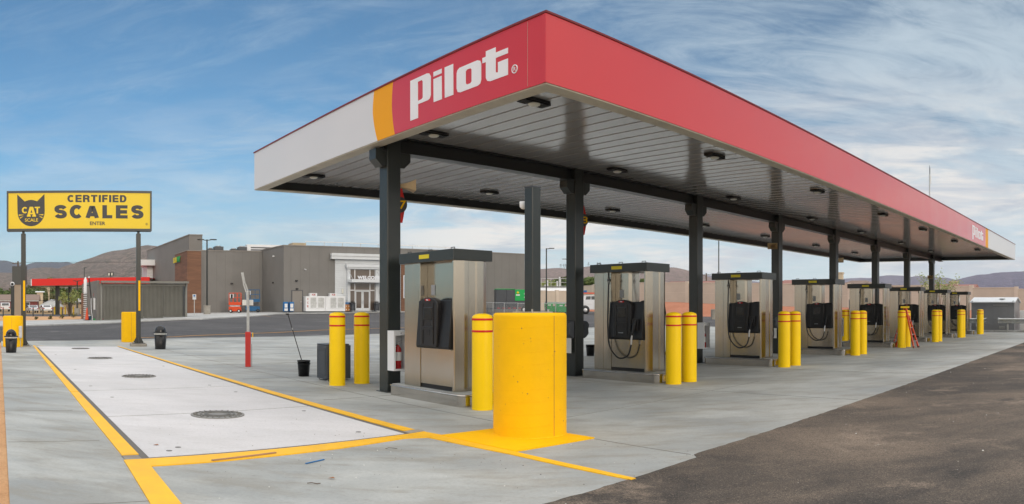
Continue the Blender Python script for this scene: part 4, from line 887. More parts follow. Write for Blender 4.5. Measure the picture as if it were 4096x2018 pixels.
for px0,zb in ((92.5,-.06),(555,.02)):
    u = U(px0); m = MB(); m.box(u-.095,u+.095,.10,.29,zb+.12,z0-.10); p = m.build('support_post', M['dark'], sg, bevel=.006)
    MB().box(u-.05,u+.05,.14,.25,z0-.10,z0).build('post_neck', M['dark'], p)
    MB().box(u-.01,u+.075,.092,.0995,1.48,2.72).build('yellow_reflector', M['drum_y'], p)
    MB().box(u-.26,u+.26,-.06,.46,zb+.10,zb+.12).build('base_plate', M['dark'], p)
    for sgn in (-1,1): MB().prism([(u+sgn*.095,zb+.12),(u+sgn*.23,zb+.12),(u+sgn*.095,zb+.36)],-.205,-.185,mat=mt).build('gusset', M['dark'], p)
    MB().prism([(u+sgn_*.0,.0) for sgn_ in ()] or [(.10,zb+.12),(-.04,zb+.12),(.10,zb+.36)],u-.01,u+.01,mat=Matrix(((0,0,1,0),(1,0,0,0),(0,1,0,0),(0,0,0,1)))).build('gusset', M['dark'], p)
    for q in (-.2,.2):
        for w_ in (0,.4): MB().lathe([(.016,0),(.016,.05),(.0,.05)],6,(u+q,w_,zb+.12),smooth=False).build('anchor_bolt', M['galv'], p)
    MB().box(u-.33,u+.33,-.12,.52,zb-.06,zb+.10).build('grout_pad', M['pad'], p, bevel=.02)
def ydrum(label, px, r, rad, h, z=0):
    t0 = (px-2048)/F_; x,y = r*math.sin(t0), r*math.cos(t0); t = thing('guard_drum', label, 'concrete drum', (x,y,z), 0, 'yellow concrete drums guarding the sign posts')
    MB().lathe([(rad,-.05),(rad,h-.04),(rad-.02,h-.01),(rad-.05,h),(0,h)],48).build('drum_body', M['drum_y'], t)
    a = R(-58); MB().tube([(rad*math.cos(a),rad*math.sin(a),.0),(rad*math.cos(a),rad*math.sin(a),h-.04)],.004,5).build('form_seam', M['rust'], t); return t
ydrum('yellow drum behind the left post of the scale sign', 52, 29.98, .415, 1.32, -.05)
ydrum('yellow drum behind the right post of the scale sign', 524, 32.9, .44, 1.41)
x,y = pol(82,29.35); t = thing('junction_box','small grey electrical box between the left drum and sign post','electrical box',(x,y,0),SZ); MB().box(-.07,.07,0,.12,.38,.86).build('case', M['galv'], t, bevel=.01); MB().box(-.055,.055,-.006,-.0005,.41,.83).build('door', M['galv'], t); MB().tube([(0,.06,0),(0,.06,.38)],.015,6).build('conduit', M['galv'], t)
def trash(label, px, py, hgt, rz, dome_open):
    x,y = gp(px,py); r = math.hypot(x,y); x,y = x*(r+.2)/r, y*(r+.2)/r
    t = thing('trash_can', label, 'trash can', (x,y,0), rz, 'black domed trash cans at the scale entrance')
    k = hgt/.9; m = MB(); m.lathe([(0,0),(.19*k,0),(.20*k,.02*k),(.235*k,.60*k),(.0,.60*k)],28); b = m.build('can_body', M['black'], t)
    for q in range(14):
        a = 2*math.pi*q/14; MB().bar((.198*k*math.cos(a),.198*k*math.sin(a),.05*k),(.234*k*math.cos(a),.234*k*math.sin(a),.50*k),.008,.008).build('rib', M['black'], b) if q % 2 == 0 else None
    MB().lathe([(.225*k,.55*k),(.242*k,.56*k),(.250*k,.605*k)],28).build('bag_edge', M['paper'], t)
    MB().lathe([(.24*k,.60*k),(.275*k,.605*k),(.275*k,.635*k),(.24*k,.645*k),(.0,.65*k)],28).build('lid_ring', M['black'], t)
    m = MB(); m.lathe([(.215*k*math.cos(a),.645*k+.255*k*math.sin(a)) for a in [math.pi/2*i/8 for i in range(9)]],28); m.build('dome_lid', M['blackgl'], t)
    m = MB(); m.lathe([(.135*k*math.cos(a),.135*k*math.sin(a)) for a in [math.pi/2*i/5 for i in range(6)]],18,mat=Matrix.Translation((0,-.13*k,.76*k)) @ Matrix.Rotation(R(75),4,'X') @ Matrix.Diagonal((1,.62,.72,1))); 
    if dome_open: m.build('flap_opening', M['rubber'], t)
    MB().box(-.05,.05,-.255*k,-.225*k,.50*k,.53*k).build('grip', M['black'], t, bevel=.005); return t
trash('black domed trash can with its opening facing forward, by the left drum', 44.5, 1413, .835, SZ, True)
trash('black domed trash can standing alone right of the scale sign post', 641.5, 1399, .92, R(35), False)
# ------------------------------------------------------------ stepladder
A,B = pol(3655,28.9), pol(3674,29.25); C_,D_ = pol(3584,29.5), pol(3571,31.0)
ld = thing('stepladder','orange fibreglass stepladder standing behind the sixth pair of bollards','ladder',(0,0,0),0)
T1 = Vector(((A[0]+C_[0])/2,(A[1]+C_[1])/2,1.60)); T2 = Vector(((B[0]+D_[0])/2,(B[1]+D_[1])/2,1.60)); ax = (T2-T1)*.18
T1 += ax; T2 -= ax
Af,Bf,Cf,Df = (Vector((p[0],p[1],0)) for p in (A,B,C_,D_)); o1 = (Af-Cf).normalized()*.05
for p,q,w_ in ((Af,T1+o1,.085),(Bf,T2+o1,.085),(Cf,T1-o1,.06),(Df,T2-o1,.06)): MB().bar(p,q,.03,w_).build('side_rail', M['ladder'], ld)
for i in range(1,6):
    u = i/6; p,q = Af.lerp(T1+o1,u), Bf.lerp(T2+o1,u); MB().bar(p,q,.085,.02).build('step', M['alu'], ld)
for i in range(1,6):
    u = i/6; p,q = Cf.lerp(T1-o1,u), Df.lerp(T2-o1,u); MB().bar(p,q,.025,.02).build('rear_brace', M['alu'], ld)
MB().bar(T1+Vector((0,0,.02))-ax*.5,T2+Vector((0,0,.02))+ax*.5,.34,.08).build('top_cap', M['signy'], ld)
for p in (Af,Bf,Cf,Df): MB().box(p.x-.03,p.x+.03,p.y-.03,p.y+.03,0,.07).build('foot_pad', M['rubber'], ld)
# ------------------------------------------------------------ guard rail, shed
def wrail(label, b0, b1, end):
    x,y = S(39.9,b0); t = thing('guard_rail', label, 'guard rail', (x,y,0), RZ, 'galvanised guard rails before the grey shed'); L = b1-b0
    prof = [(0,.58),(-.03,.61),(-.07,.63),(-.07,.68),(-.02,.72),(-.02,.77),(-.07,.81),(-.07,.86),(-.03,.88),(0,.91)]
    m = MB(); vs = [(p[0],v,p[1]) for v in (0,L) for p in prof]; n = len(prof); m.add(vs,[(i,i+1,n+i+1,n+i) for i in range(n-1)]); o = m.build('rail_beam', M['galv'], t); s_=o.modifiers.new('s','SOLIDIFY'); s_.thickness=.01
    if end: m = MB(); m.add([(p[0]*1.4,-.12 if L>0 else .12,.745+(p[1]-.745)*1.25) for p in prof]+[(p[0],0,p[1]) for p in prof],[(i,i+1,n+i+1,n+i) for i in range(n-1)]); o=m.build('end_flare', M['galv'], t); s_=o.modifiers.new('s','SOLIDIFY'); s_.thickness=.01
    q = -.5 if L < 0 else .5
    while abs(q) < abs(L): MB().box(.01,.14,q-.05,q+.05,-.02,.93).build('rail_post', M['galv'], t); q += 1.9*(1 if L>0 else -1)
    return t
wrail('galvanised guard rail starting with a flared end before the shed door', 1.16, -7.5, True)
wrail('galvanised guard rail running left behind the last pump', 2.18, 9.5, True)
x,y = S(40.75,.35); sh = thing('equipment_shed','grey steel equipment shed with a shallow white roof behind the rail','shed',(x,y,.03),RZ); LB = 2.9; DP=2.4
MB().box(0,DP,0,LB,.0,1.90).build('walls', M['shedg'], sh)
m = MB(); m.prism([(-.10,1.90),(DP/2-.05,2.22),(DP/2+.05,2.22),(DP+.1,1.90),(DP+.1,1.96),(DP/2+.05,2.28),(DP/2-.05,2.28),(-.10,1.96)],.08,-(LB+.08),mat=mt); m.build('roof', M['whitem'], sh)
m = MB(); m.prism([(0,1.90),(DP,1.90),(DP/2,2.21)],-.02,.0,mat=mt); m.build('gable_end', M['shedg'], sh)
d = MB().box(-.02,-.001,.5,1.35,.06,1.72).build('door', M['shedg'], sh, bevel=.004); MB().box(-.06,-.021,1.22,1.28,.80,.84).build('handle', M['chrome'], d); m = MB()
for k in range(6): m.box(-.03,-.021,.62,1.02,.16+k*.035,.18+k*.035)
m.build('vent_louvre', M['galv'], d); MB().box(-.05,-.001,.42,1.42,1.73,1.76).build('drip_strip', M['alu'], sh)
MB().lathe([(.12,0),(.12,.08),(.2,.09),(.2,.13),(0,.15)],16,(.6,.9,2.06)).build('roof_vent', M['galv'], sh)
for b in (.06,LB-.06): MB().tube([(-.04,b-.05,1.86),(-.04,b-.05,1.98),(-.04,b,2.03),(-.04,b+.05,1.98),(-.04,b+.05,1.86)],.015,6).build('lifting_lug', M['greyd'], sh)
x,y = S(40.55,2.85); dup(C0_,(x,y,.35),RZ-R(90),'small white fire cabinet on the left corner of the grey shed')
x,y = S(41.2,-.35); t = thing('pipe_guard','short yellow pipe guard right of the grey shed','bollard',(x,y,0),0); MB().lathe([(.08,0),(.08,.95),(.05,1.0),(0,1.01)],16).build('pipe', M['boll'], t); MB().lathe([(.12,0),(.12,.03),(.08,.04)],16).build('footing', M['pad'], t)
x,y = S(42.0,-.15); t = thing('utility_cabinet','white upright utility cabinet beside the grey shed','utility cabinet',(x,y,0),RZ); MB().box(-.2,.2,-.3,.3,0,1.42).build('case', M['white'], t, bevel=.02); MB().box(-.215,-.201,-.25,.25,.1,1.32).build('door', M['white'], t)
# ------------------------------------------------------------ litter on the concrete
def litter(name, label, cat, px, py, pts, r, mat):
    x,y = gp(px,py); o = MB().tube(pts, r, 6).build(name, mat, loc=(x,y,.012)); tag(o,label,cat)
z4 = lambda X,Y:(X*.65994,1300+Y*.65994)
x0,y0_ = gp(*z4(1285,836)); x1,y1_ = gp(*z4(1672,792)); o = MB().bar((0,0,.02),(x1-x0,y1_-y0_,.02),.028,.012).build('wood_lath', M['lath'], loc=(x0,y0_,.0)); tag(o,'thin brown wood lath lying on the near yellow curb','wood lath')
x0,y0_ = gp(*z4(1853,847)); x1,y1_ = gp(*z4(1965,825)); o = MB().bar((0,0,.008),(x1-x0,y1_-y0_,.008),.014,.008).build('plastic_strip', M['blue'], loc=(x0,y0_,.0)); tag(o,'thin blue plastic strip lying on the front concrete','plastic strip')
litter('twig','dark crooked twig on the concrete near the bottom edge','twig',*z4(1862,972),[(0,0,0),(.04,.01,.004),(.09,.005,.0),(.12,.02,.002)],.004,M['trunk'])
litter('twig','thin curled wire-like twig on the concrete before the drum','twig',*z4(2335,765),[(0,0,0),(.03,.05,.004),(.09,.06,.0),(.13,.03,.002)],.003,M['trunk'])
def leaf_litter(label, px, py, s):
    x,y = gp(px,py); o = MB().add([(-s,0,.004),(0,-s*.5,.012),(s,0,.006),(.3*s,s*.5,.016)],[(0,1,2,3)]).build('dry_leaf', M['rust'], loc=(x,y,.004)); tag(o,label,'leaf')
leaf_litter('curled brown leaf on the concrete, near the twig',*z4(2010,945),.035); leaf_litter('small brown leaf near the front corner of the weighing deck',*z4(945,735),.04)
random.seed(11); m = MB()
for k in range(520):
    if k < 300: a,b = random.uniform(-5.2,30), random.uniform(-9,-2.7); zz = .006
    else: a,b = random.uniform(-5,-.2), random.uniform(-3,.0); zz = .002
    if k > 460: a,b = random.uniform(-5,-2), random.uniform(.7,3.0); zz=.008
    x,y = S(a,b); q = random.choice([.004,.006,.008,.011]) * (1.2 if k < 300 else .75); v = [(x+q*math.cos(t_)*random.uniform(.6,1.2), y+q*math.sin(t_)*random.uniform(.6,1.2), zz) for t_ in (0,1.3,2.5,3.8,5.1)]
    m.add(v+[(x,y,zz+q*.8)],[(i,(i+1)%5,5) for i in range(5)], random.choice([0,0,1,2]))
o = m.build('gravel', [M['pad'],M['paper'],M['cover']]); tag(o,'scattered grit and small stones on the drive',None,None,'stuff')
# ============================================================ STORE
BO = (-22.2, 68.6); BU = (math.sin(R(57)), math.cos(R(57))); BV = (-BU[1], BU[0]); BRZ = R(33); BZ0 = 1.0
def BW(x, y): return BO[0]+BU[0]*x+BV[0]*y, BO[1]+BU[1]*x+BV[1]*y
st = thing('store_building','long grey flat-roofed travel store with a white ribbed entrance','store',(BO[0],BO[1],BZ0),BRZ)
def bz_(z): return z - BZ0
SK = -.123
def wallpoly(name, pts, z0, z1, mat, parent=st, label=None):
    o = MB().prism(pts, bz_(z0), bz_(z1)).build(name, mat, parent)
    if label: o['label'] = label
    return o
def sk(x, y): return (x + SK*y, y)
wallpoly('wall', [(0,0),(28.2,0),sk(28.2,24),sk(0,24)], .3, 7.72, M['wallg'], label='grey metal panel walls of the front block')
wallpoly('wall', [(-7.45,6),(-.75,6),(-1.9,20),(-9.4,20)], .3, 7.56, M['wallg'], label='recessed grey wall behind the scissor lifts')
wallpoly('wall', [(-8.30,8.3),(-6.85,8.3),(-9.6,31),(-11.15,31)], .3, 9.42, M['wallg'], label='tall narrow grey parapet block')
wallpoly('wood_cladding', [(-8.86,5.45),(-7.40,5.45),(-7.42,8.2),(-9.5,11.2)], .3, 7.50, M['wood'], label='brown plank tower with the sandwich shop sign')
for (pts, z) in (([(-.04,-.04),(28.24,-.04),(28.24,.12),(.12,.12)],7.72),([(-.05,-.03),(.12,-.03),(-.60,6.0),(-.80,6.0)],7.72),([(-7.45,5.95),(-.76,5.95),(-.76,6.12),(-7.45,6.12)],7.56),([(-8.36,8.25),(-6.82,8.25),(-6.82,8.45),(-8.36,8.45)],9.42),([(-8.36,8.25),(-8.2,8.25),(-11.05,31),(-11.2,31)],9.421),([(-8.9,5.41),(-7.38,5.41),(-7.38,5.55),(-8.9,5.55)],7.50),([(-8.92,5.42),(-8.76,5.42),(-9.4,11.2),(-9.55,11.2)],7.501)):
    wallpoly('coping', pts, z+.001, z+.10, M['wallg2'])
for k in range(28):
    x = .74+.975*k; MB().box(x-.02,x+.02,-.006,-.001,bz_(1.0) if x < 5 or x > 14.3 else bz_(7.1),bz_(7.7)).build('panel_seam', M['cmu'], st)
for k in range(7): MB().box(-6.6+.93*k-.02,-6.6+.93*k+.02,5.993,5.999,bz_(.9),bz_(7.5)).build('panel_seam', M['cmu'], st)
m = MB()
for k in range(34): m.box(-4.0+.095*k-.012,-4.0+.095*k+.012,5.988,5.998,bz_(.9),bz_(7.5))
m.build('fluted_panel', M['wallg'], st)
# white ribbed entrance
m = MB(); m.box(5.35,12.6,-.06,-.001,bz_(1.2),bz_(6.5))
k = 0
while 1.25+k*.115 < 6.45: 
    z = bz_(1.25+k*.115); m.box(5.36,12.59,-.12,-.061,z,z+.10); k += 2
m.build('ribbed_cladding', M['whitem'], st)
wallpoly('entrance_awning',[(4.83,-.62),(13.1,-.62),(13.1,-.10),(4.83,-.10)],6.82,7.08,M['whitem']); wallpoly('entrance_awning',[(4.83,-.55),(13.1,-.55),(13.1,-.10),(4.83,-.10)],6.50,6.818,M['whitem'])
wallpoly('entrance_frame',[(6.60,-.30),(6.90,-.30),(6.90,-.10),(6.60,-.10)],1.25,5.55,M['whitem']); wallpoly('entrance_frame',[(9.68,-.30),(9.98,-.30),(9.98,-.10),(9.68,-.10)],1.25,5.55,M['whitem'])
wallpoly('entrance_beam',[(6.42,-.60),(10.2,-.60),(10.2,-.10),(6.42,-.10)],5.72,6.0,M['whitem']); wallpoly('entrance_beam',[(6.50,-.50),(10.1,-.50),(10.1,-.10),(6.50,-.10)],5.55,5.718,M['whitem'])
wallpoly('entrance_canopy',[(6.62,-1.5),(10.3,-1.5),(10.3,-.31),(6.62,-.31)],4.15,4.45,M['whitem'])
def window(x0,x1,z0,z1,y=-.12):
    w = MB(); t_=.05; w.box(x0,x1,y-.05,y,z0,z0+t_); w.box(x0,x1,y-.05,y,z1-t_,z1); w.box(x0,x0+t_,y-.05,y,z0+t_,z1-t_); w.box(x1-t_,x1,y-.05,y,z0+t_,z1-t_)
    f = w.build('window', M['alu'], st); MB().box(x0+t_,x1-t_,y-.02,y-.01,z0+t_,z1-t_).build('pane', M['glass'], f); return f
for x0,x1 in ((6.91,7.44),(7.44,9.10),(9.10,9.67)):
    window(x0,x1,bz_(4.46),bz_(5.54)); window(x0,x1,bz_(3.38),bz_(4.14))
window(6.91,7.44,bz_(1.3),bz_(3.37)); window(9.10,9.67,bz_(1.3),bz_(3.37))
for x0,x1,hx in ((7.46,8.27,8.20),(8.28,9.09,8.35)):
    w = MB(); t_=.13; z0,z1=bz_(1.31),bz_(3.34); y=-.14; w.box(x0,x1,y-.05,y,z0,z0+.25); w.box(x0,x1,y-.05,y,z1-.12,z1); w.box(x0,x0+t_,y-.05,y,z0+.25,z1-.12); w.box(x1-t_,x1,y-.05,y,z0+.25,z1-.12)
    d = w.build('entrance_door', M['whitem'], st); MB().box(x0+t_,x1-t_,y-.025,y-.015,z0+.25,z1-.12).build('pane', M['glass'], d); MB().tube([(hx,-.25,bz_(2.0)),(hx,-.25,bz_(2.35))],.02,6).build('handle', M['alu'], d)
for x in (6.75,9.83): MB().tube([(x,-.32,bz_(5.3)),(x,-1.4,bz_(4.46))],.025,6).build('tie_rod', M['alu'], st)
text_fit('WELCOME',2.5,.34,.03,M['letter'],'welcome_lettering',st,7.25,bz_(4.46),-1.44,bold=.04,sp=1.02)
d = MB().box(.87,1.90,-.03,-.002,bz_(1.22),bz_(3.28)).build('service_door', M['wallg2'], st); MB().box(1.74,1.80,-.08,-.031,bz_(2.15),bz_(2.22)).build('handle', M['alu'], d)
m = MB(); m.box(.80,.868,-.05,-.001,bz_(1.22),bz_(3.34)); m.box(1.902,1.97,-.05,-.001,bz_(1.22),bz_(3.34)); m.box(.869,1.901,-.05,-.001,bz_(3.282),bz_(3.34)); m.build('door_frame', M['greyd'], st)
for x,z,l in ((1.3,4.22,'wall_light'),(1.35,3.42,'wall_light')): 
    MB().box(x-.12,x+.12,-.22,-.005,bz_(z),bz_(z)+.12).build(l, M['black'], st, bevel=.02)
for x in (6.13,10.25): MB().box(x-.10,x+.10,-.20,-.097,bz_(3.03),bz_(3.52)).build('wall_lantern', M['lens'], st, bevel=.05)
MB().tube([(2.15,-.01,bz_(5.45)),(2.15,-.15,bz_(5.42)),(2.22,-.32,bz_(5.38))],.05,8).build('wall_camera', M['white'], st)
MB().box(-4.2,-3.95,5.75,5.985,bz_(4.1),bz_(4.22)).build('wall_light', M['black'], st, bevel=.02)
MB().box(-.47,-.22,2.7,2.95,bz_(4.1),bz_(4.22)).build('wall_light', M['black'], st, bevel=.02); MB().box(-.47,-.22,2.5,2.7,bz_(6.8),bz_(6.92)).build('wall_light', M['white'], st, bevel=.02)
wallpoly('wood_panel',[(12.65,-.07),(16.5,-.07),(16.5,-.001),(12.65,-.001)],1.2,6.3,M['wood']); w=MB().box(12.9,15.6,-.12,-.071,bz_(2.6),bz_(5.0)).build('poster_window', M['white'], st); MB().box(13.0,15.5,-.125,-.121,bz_(2.7),bz_(4.9)).build('poster', M['poster'], w)
# sandwich shop lettering on the plank tower (three colours as on the wall)
wv = Vector((-9.5+8.86, 11.2-5.45, 0)); wl = wv.length; ang = math.atan2(wv.y, wv.x)
lt = MB().box(-3.2,.25,-.05,-.02,-.03,.03).build('shop_sign', M['greyd'], st); lt.location=(-8.86+wv.x*.52-.06,5.45+wv.y*.52,bz_(6.52)); lt.rotation_euler=(0,0,ang+math.pi)
text_fit('SUB',1.62,.62,.02,M['sticker_y'],'shop_lettering',lt,-3.15,.035,-.04,bold=.02); text_fit('WAY',1.66,.62,.02,M['green'],'shop_lettering',lt,-1.45,.035,-.04,bold=.02)
# far left bay with its own canopy
wallpoly('left_bay',[(-11.4,27),(-9.9,27),(-10.3,30.5),(-11.8,30.5)],.3,7.1,M['whitem']); wallpoly('bay_canopy',[(-12.3,25.6),(-10.0,25.6),(-10.4,30.0),(-12.7,30.0)],7.15,7.9,M['whitem'])
m = MB()
for k in range(30): m.box(-11.42,-9.88,26.94,26.99,bz_(1.5+k*.19),bz_(1.5+k*.19)+.09)
m.build('bay_ribs', M['galv'], st)
# things on the roof
def unit(label, x0,x1,y0,y1,z0,z1,mat, fan=True):
    p = BW((x0+x1)/2,(y0+y1)/2); t = thing('rooftop_unit', label, 'rooftop unit', (p[0],p[1],z0), BRZ, 'air conditioning units on the store roof'); a,b,h=(x1-x0)/2,(y1-y0)/2,z1-z0
    MB().box(-a,a,-b,b,0,h).build('case', mat, t, bevel=.02); m=MB()
    for k in range(5): m.box(-a*.8,a*.8,-b-.02,-b-.001,h*(.15+.15*k),h*(.15+.15*k)+h*.08)
    m.build('grille', M['greyd'], t)
    if fan: MB().lathe([(.0,.0),(min(a,b)*.7,.0),(min(a,b)*.7,.12),(0,.13)],16,(0,0,h)).build('fan_cowl', M['galv'], t)
    return t
unit('small grey condenser on the low roof behind the left grey wall',-5.0,-4.4,15.5,16.5,7.4,8.62,M['greyd'])
unit('grey condenser pair nearest the plank tower on the roof',-4.3,-3.2,15.5,16.5,7.4,8.86,M['greyd'])
unit('low grey condenser in the middle of the left roof',-2.3,-1.5,15.5,16.5,7.4,8.6,M['greyd'])
unit('taller grey condenser beside the white roof duct',-1.4,-.35,15.5,16.5,7.4,8.86,M['greyd'])
unit('long white duct box on the roof left of the tan unit',-.3,4.4,15.8,17.0,7.4,9.2,M['white'],False)
unit('tan hooded air handler on the roof above the service door',5.3,7.0,15.5,17.5,7.4,9.5,M['hvac'],False)
unit('tan rooftop air handler above the nearest pump',19.4,24.0,15.0,17,7.4,9.15,M['hvac'],False)
t = thing('roof_railing','thin pale guard rail along the store roof above the entrance','railing',(*BW(7.1,16),7.6),BRZ)
m = MB(); m.bar((0,0,2.15),(20,0,2.0),.09).bar((0,0,1.6),(20,0,1.5),.05); m.build('rails', M['white'], t)
for k in range(9): MB().bar((k*2.4,0,0),(k*2.4,0,2.1),.05).build('stanchion', M['galv'], t)
# ice chests, newspaper boxes, bins, boxes by the entrance
def ice(label, x):
    p = BW(x,-.85); t = thing('ice_chest', label, 'ice freezer', (p[0],p[1],1.24), BRZ, 'white ice freezers against the store'); W=2.06
    MB().box(0,W,0,.80,0,1.50).build('case', M['white'], t, bevel=.02); MB().box(.45,1.2,.05,.5,1.503,1.80).build('topper', M['white'], t, bevel=.02); text_fit('ICE',.34,.17,.004,M['extred'],'topper_lettering',t,.67,1.57,.045,bold=.03)
    for x0,x1 in ((.42,1.15),(1.22,1.95)):
        d=MB().box(x0,x1,-.03,-.002,.28,1.44).build('door', M['white'], t, bevel=.01); MB().box(x0+.07,x1-.07,-.036,-.031,.36,1.36).build('door_panel', M['galv'], d); MB().box(x1-.08,x1-.04,-.07,-.031,.75,.92).build('handle', M['alu'], d)
    return t
i1 = ice('left white ice freezer with ICE down its side panel',2.02)
for k,c in enumerate('ICE'): text_fit(c,.06 if c=='I' else .14,.2,.004,M['extred'],'side_lettering',i1,.15-(.0 if c!='I' else -.04),1.12-.36*k,-.006,bold=.03)
ice('right white ice freezer next to the ribbed entrance wall',4.10)
def news(label,x):
    p=BW(x,-.5); t=thing('newspaper_box',label,'newspaper box',(p[0],p[1],1.19),BRZ,'blue newspaper boxes'); MB().box(0,.45,0,.4,.05,.98).build('case', M['blue'], t, bevel=.03); MB().box(.08,.37,-.012,-.001,.42,.80).build('window', M['paper'], t); MB().box(.05,.40,-.012,-.001,.10,.34).build('placard', M['paper'], t); MB().box(.05,.40,.05,.35,0,.05).build('foot', M['black'], t)
news('left blue newspaper box beside the service door',-.12); news('right blue newspaper box beside the service door',.47)
def bin_(label,x):
    p=BW(x,-.75); t=thing('litter_bin',label,'litter bin',(p[0],p[1],1.28),0,'black slatted litter bins by the entrance'); m=MB(); m.lathe([(.24,.03),(.24,.75),(.0,.75)],20)
    b=m.build('liner', M['greyd'], t)
    for k in range(22): a=2*math.pi*k/22; MB().bar((.27*math.cos(a),.27*math.sin(a),.0),(.29*math.cos(a),.29*math.sin(a),.80),.03,.012).build('slat', M['black'], b) if k%2==0 else None
    MB().lathe([(.31,.78),(.31,.83),(.2,.84),(.2,.90)],20).build('rim', M['black'], t); MB().lathe([(.0,1.0),(.26,.95),(.26,.97),(0,1.02)],20).build('rain_hood', M['black'], t)
bin_('black slatted litter bin left of the glass entrance doors',6.98); bin_('black slatted litter bin right of the glass entrance doors',9.6)
for j,(x,z,l) in enumerate(((6.22,1.26,'bottom left'),(6.52,1.26,'bottom right'),(6.22,1.60,'top left'),(6.52,1.60,'top right'))):
    p=BW(x,-.6); t=thing('carton',f'brown carton of bottles at the {l} of the stack by the entrance','box',(p[0],p[1],z),BRZ,'stacked brown cartons by the entrance'); MB().box(0,.28,0,.3,0,.33).build('box_body', M['boxbrown'], t, bevel=.008); MB().box(.1,.18,-.004,-.001,.10,.2).build('print', M['paper'], t)
for j,x in enumerate((6.24,6.38,6.52,6.66)):
    p=BW(x+.06,-.45); o=MB().lathe([(.055,0),(.055,.18),(.02,.22),(.02,.26),(0,.26)],10).build('washer_bottle', M['blue'], loc=(p[0],p[1],1.94)); tag(o,f'{NUM[j]} blue washer fluid bottle from the left on top of the cartons','bottle','blue bottles on the cartons')
# ------------------------------------------------------------ scissor lifts
def lift(label, px, py, rz, H, mat, mats, W=.80, Ln=1.35, panel=False):
    r=74.3; x,y=pol(px,r); t=thing('scissor_lift',label,'scissor lift',(x,y,tz(x,y)+.06),rz,'scissor lifts parked by the store'); bz1=.62
    MB().box(-Ln/2,Ln/2,-W/2,W/2,.14,bz1).build('chassis', mat, t, bevel=.03)
    for sx in (-1,1):
        for sy in (-1,1):
            w=MB().lathe([(0,0),(.17,0),(.17,.11),(0,.11)],18,mat=Matrix.Translation((sx*(Ln/2-.2),sy*(W/2+.02) + (.0 if sy>0 else -.0),.17)) @ Matrix.Rotation(R(-90*sy),4,'X')).build('wheel', M['tire'], t); MB().lathe([(0,0),(.09,0),(.09,.012),(0,.012)],12,mat=Matrix.Translation((sx*(Ln/2-.2),sy*(W/2+.135),.17)) @ Matrix.Rotation(R(-90*sy),4,'X')).build('wheel_hub', mats, w)
    m=MB(); z=bz1+.02; n=4; dz=(H-1.32-bz1)/n
    for k in range(n):
        for sy in (-.3,.3): m.bar((-Ln/2+.12,sy,z+k*dz),(Ln/2-.12,sy,z+(k+1)*dz),.05,.07); m.bar((-Ln/2+.12,sy*.85,z+(k+1)*dz),(Ln/2-.12,sy*.85,z+k*dz),.05,.07)
    m.build('scissor_arms', mats, t); zp=H-1.25
    p=MB().box(-Ln/2,Ln/2,-W/2,W/2,zp,zp+.30).build('platform', mat, t, bevel=.01)
    m=MB(); zt=H-.02
    for sx in (-1,-.35,.35,1):
        for sy in (-1,1): m.bar((sx*(Ln/2-.03),sy*(W/2-.03),zp+.3),(sx*(Ln/2-.03),sy*(W/2-.03),zt),.045)
    for z in (zt,(zt+zp+.3)/2):
        for sy in (-1,1): m.bar((-Ln/2+.03,sy*(W/2-.03),z),(Ln/2-.03,sy*(W/2-.03),z),.045)
        for sx in (-1,1): m.bar((sx*(Ln/2-.03),-W/2+.03,z),(sx*(Ln/2-.03),W/2-.03,z),.045)
    m.build('guard_rails', mat, p); MB().box(-Ln/2+.12,-Ln/2+.50,-W/2-.04,-W/2+.0,zt-.50,zt-.12).build('manual_box', M['white'], p); MB().box(-Ln/2+.22,-Ln/2+.42,-W/2-.07,-W/2-.041,zt-.55,zt-.14).build('control_box', M['black'], p)
    if panel: MB().box(Ln/2-.02,Ln/2+.02,-W/2,W/2,zp+.3,zt-.45).build('gate_panel', mat, p)
    return t
lift('orange scissor lift, the shorter one, against the recessed grey wall',941,1257,R(15),2.02,M['orange'],M['white'],.75,1.25)
lift('blue scissor lift, the taller one, at the corner of the recessed wall',1011,1254,R(20),2.32,M['blued'],M['greyd'],.85,1.45,True)
# ------------------------------------------------------------ dumpster enclosure
EU=(math.cos(RZ),math.sin(RZ)); EX,EY=pol(387,55.2)
en=thing('bin_enclosure','grey enclosure with corrugated metal gates behind the scale sign','enclosure',(EX,EY,.55),RZ); EL=7.1; ED=8.0
for x0,x1,y0,y1 in ((0,.22,0,ED),(EL-.2,EL,.0,ED),(.221,EL-.201,ED-.2,ED)): MB().box(x0,x1,y0,y1,-.1,3.12).build('block_wall', M['cmu'], en)
for x in (.34,EL-.12): MB().lathe([(.09,0),(.09,2.9),(0,2.95)],14,(x,-.12,-.0)).build('gate_post', M['corr'], en)
def gate(x0,x1,z0):
    m=MB(); n=int((x1-x0)/.052); vs=[]
    for k in range(n*2+1):
        x=x0+(x1-x0)*k/(n*2); y=-.09 if (k//2)%2==0 else -.17; vs+=[(x,y,z0),(x,y,2.72)]
    m.add(vs,[(2*i,2*i+2,2*i+3,2*i+1) for i in range(n*2)]); o=m.build('gate', M['corr'], en); s_=o.modifiers.new('s','SOLIDIFY'); s_.thickness=.012; return o
for i in range(4):
    a=.5+i*(EL-.85)/4; b=a+(EL-.85)/4-.05; gate(a,b,.12+i*.07)
m=MB(); m.box(.25,EL,-.50,.30,2.98,3.04); m.box(.25,EL,-.54,-.501,2.92,3.08); m.box(.25,EL,-.16,-.06,2.73,2.90); m.build('eaves', M['corr'], en)
for i in range(9): MB().bar((.6+i*.78,-.1,2.9),(.6+i*.78,-.48,2.97),.03,.04).build('eave_bracket', M['dark'], en)
MB().box(-.012,-.001,1.5,1.62,1.9,2.15).build('wall_notice', M['extred'], en); MB().box(-.10,-.001,.7,1.0,.9,1.8).build('meter_box', M['white'], en)
m=MB(); 
for k in range(16): m.box(-.09,-.001,5.2,6.6,.15+k*.17,.25+k*.17)
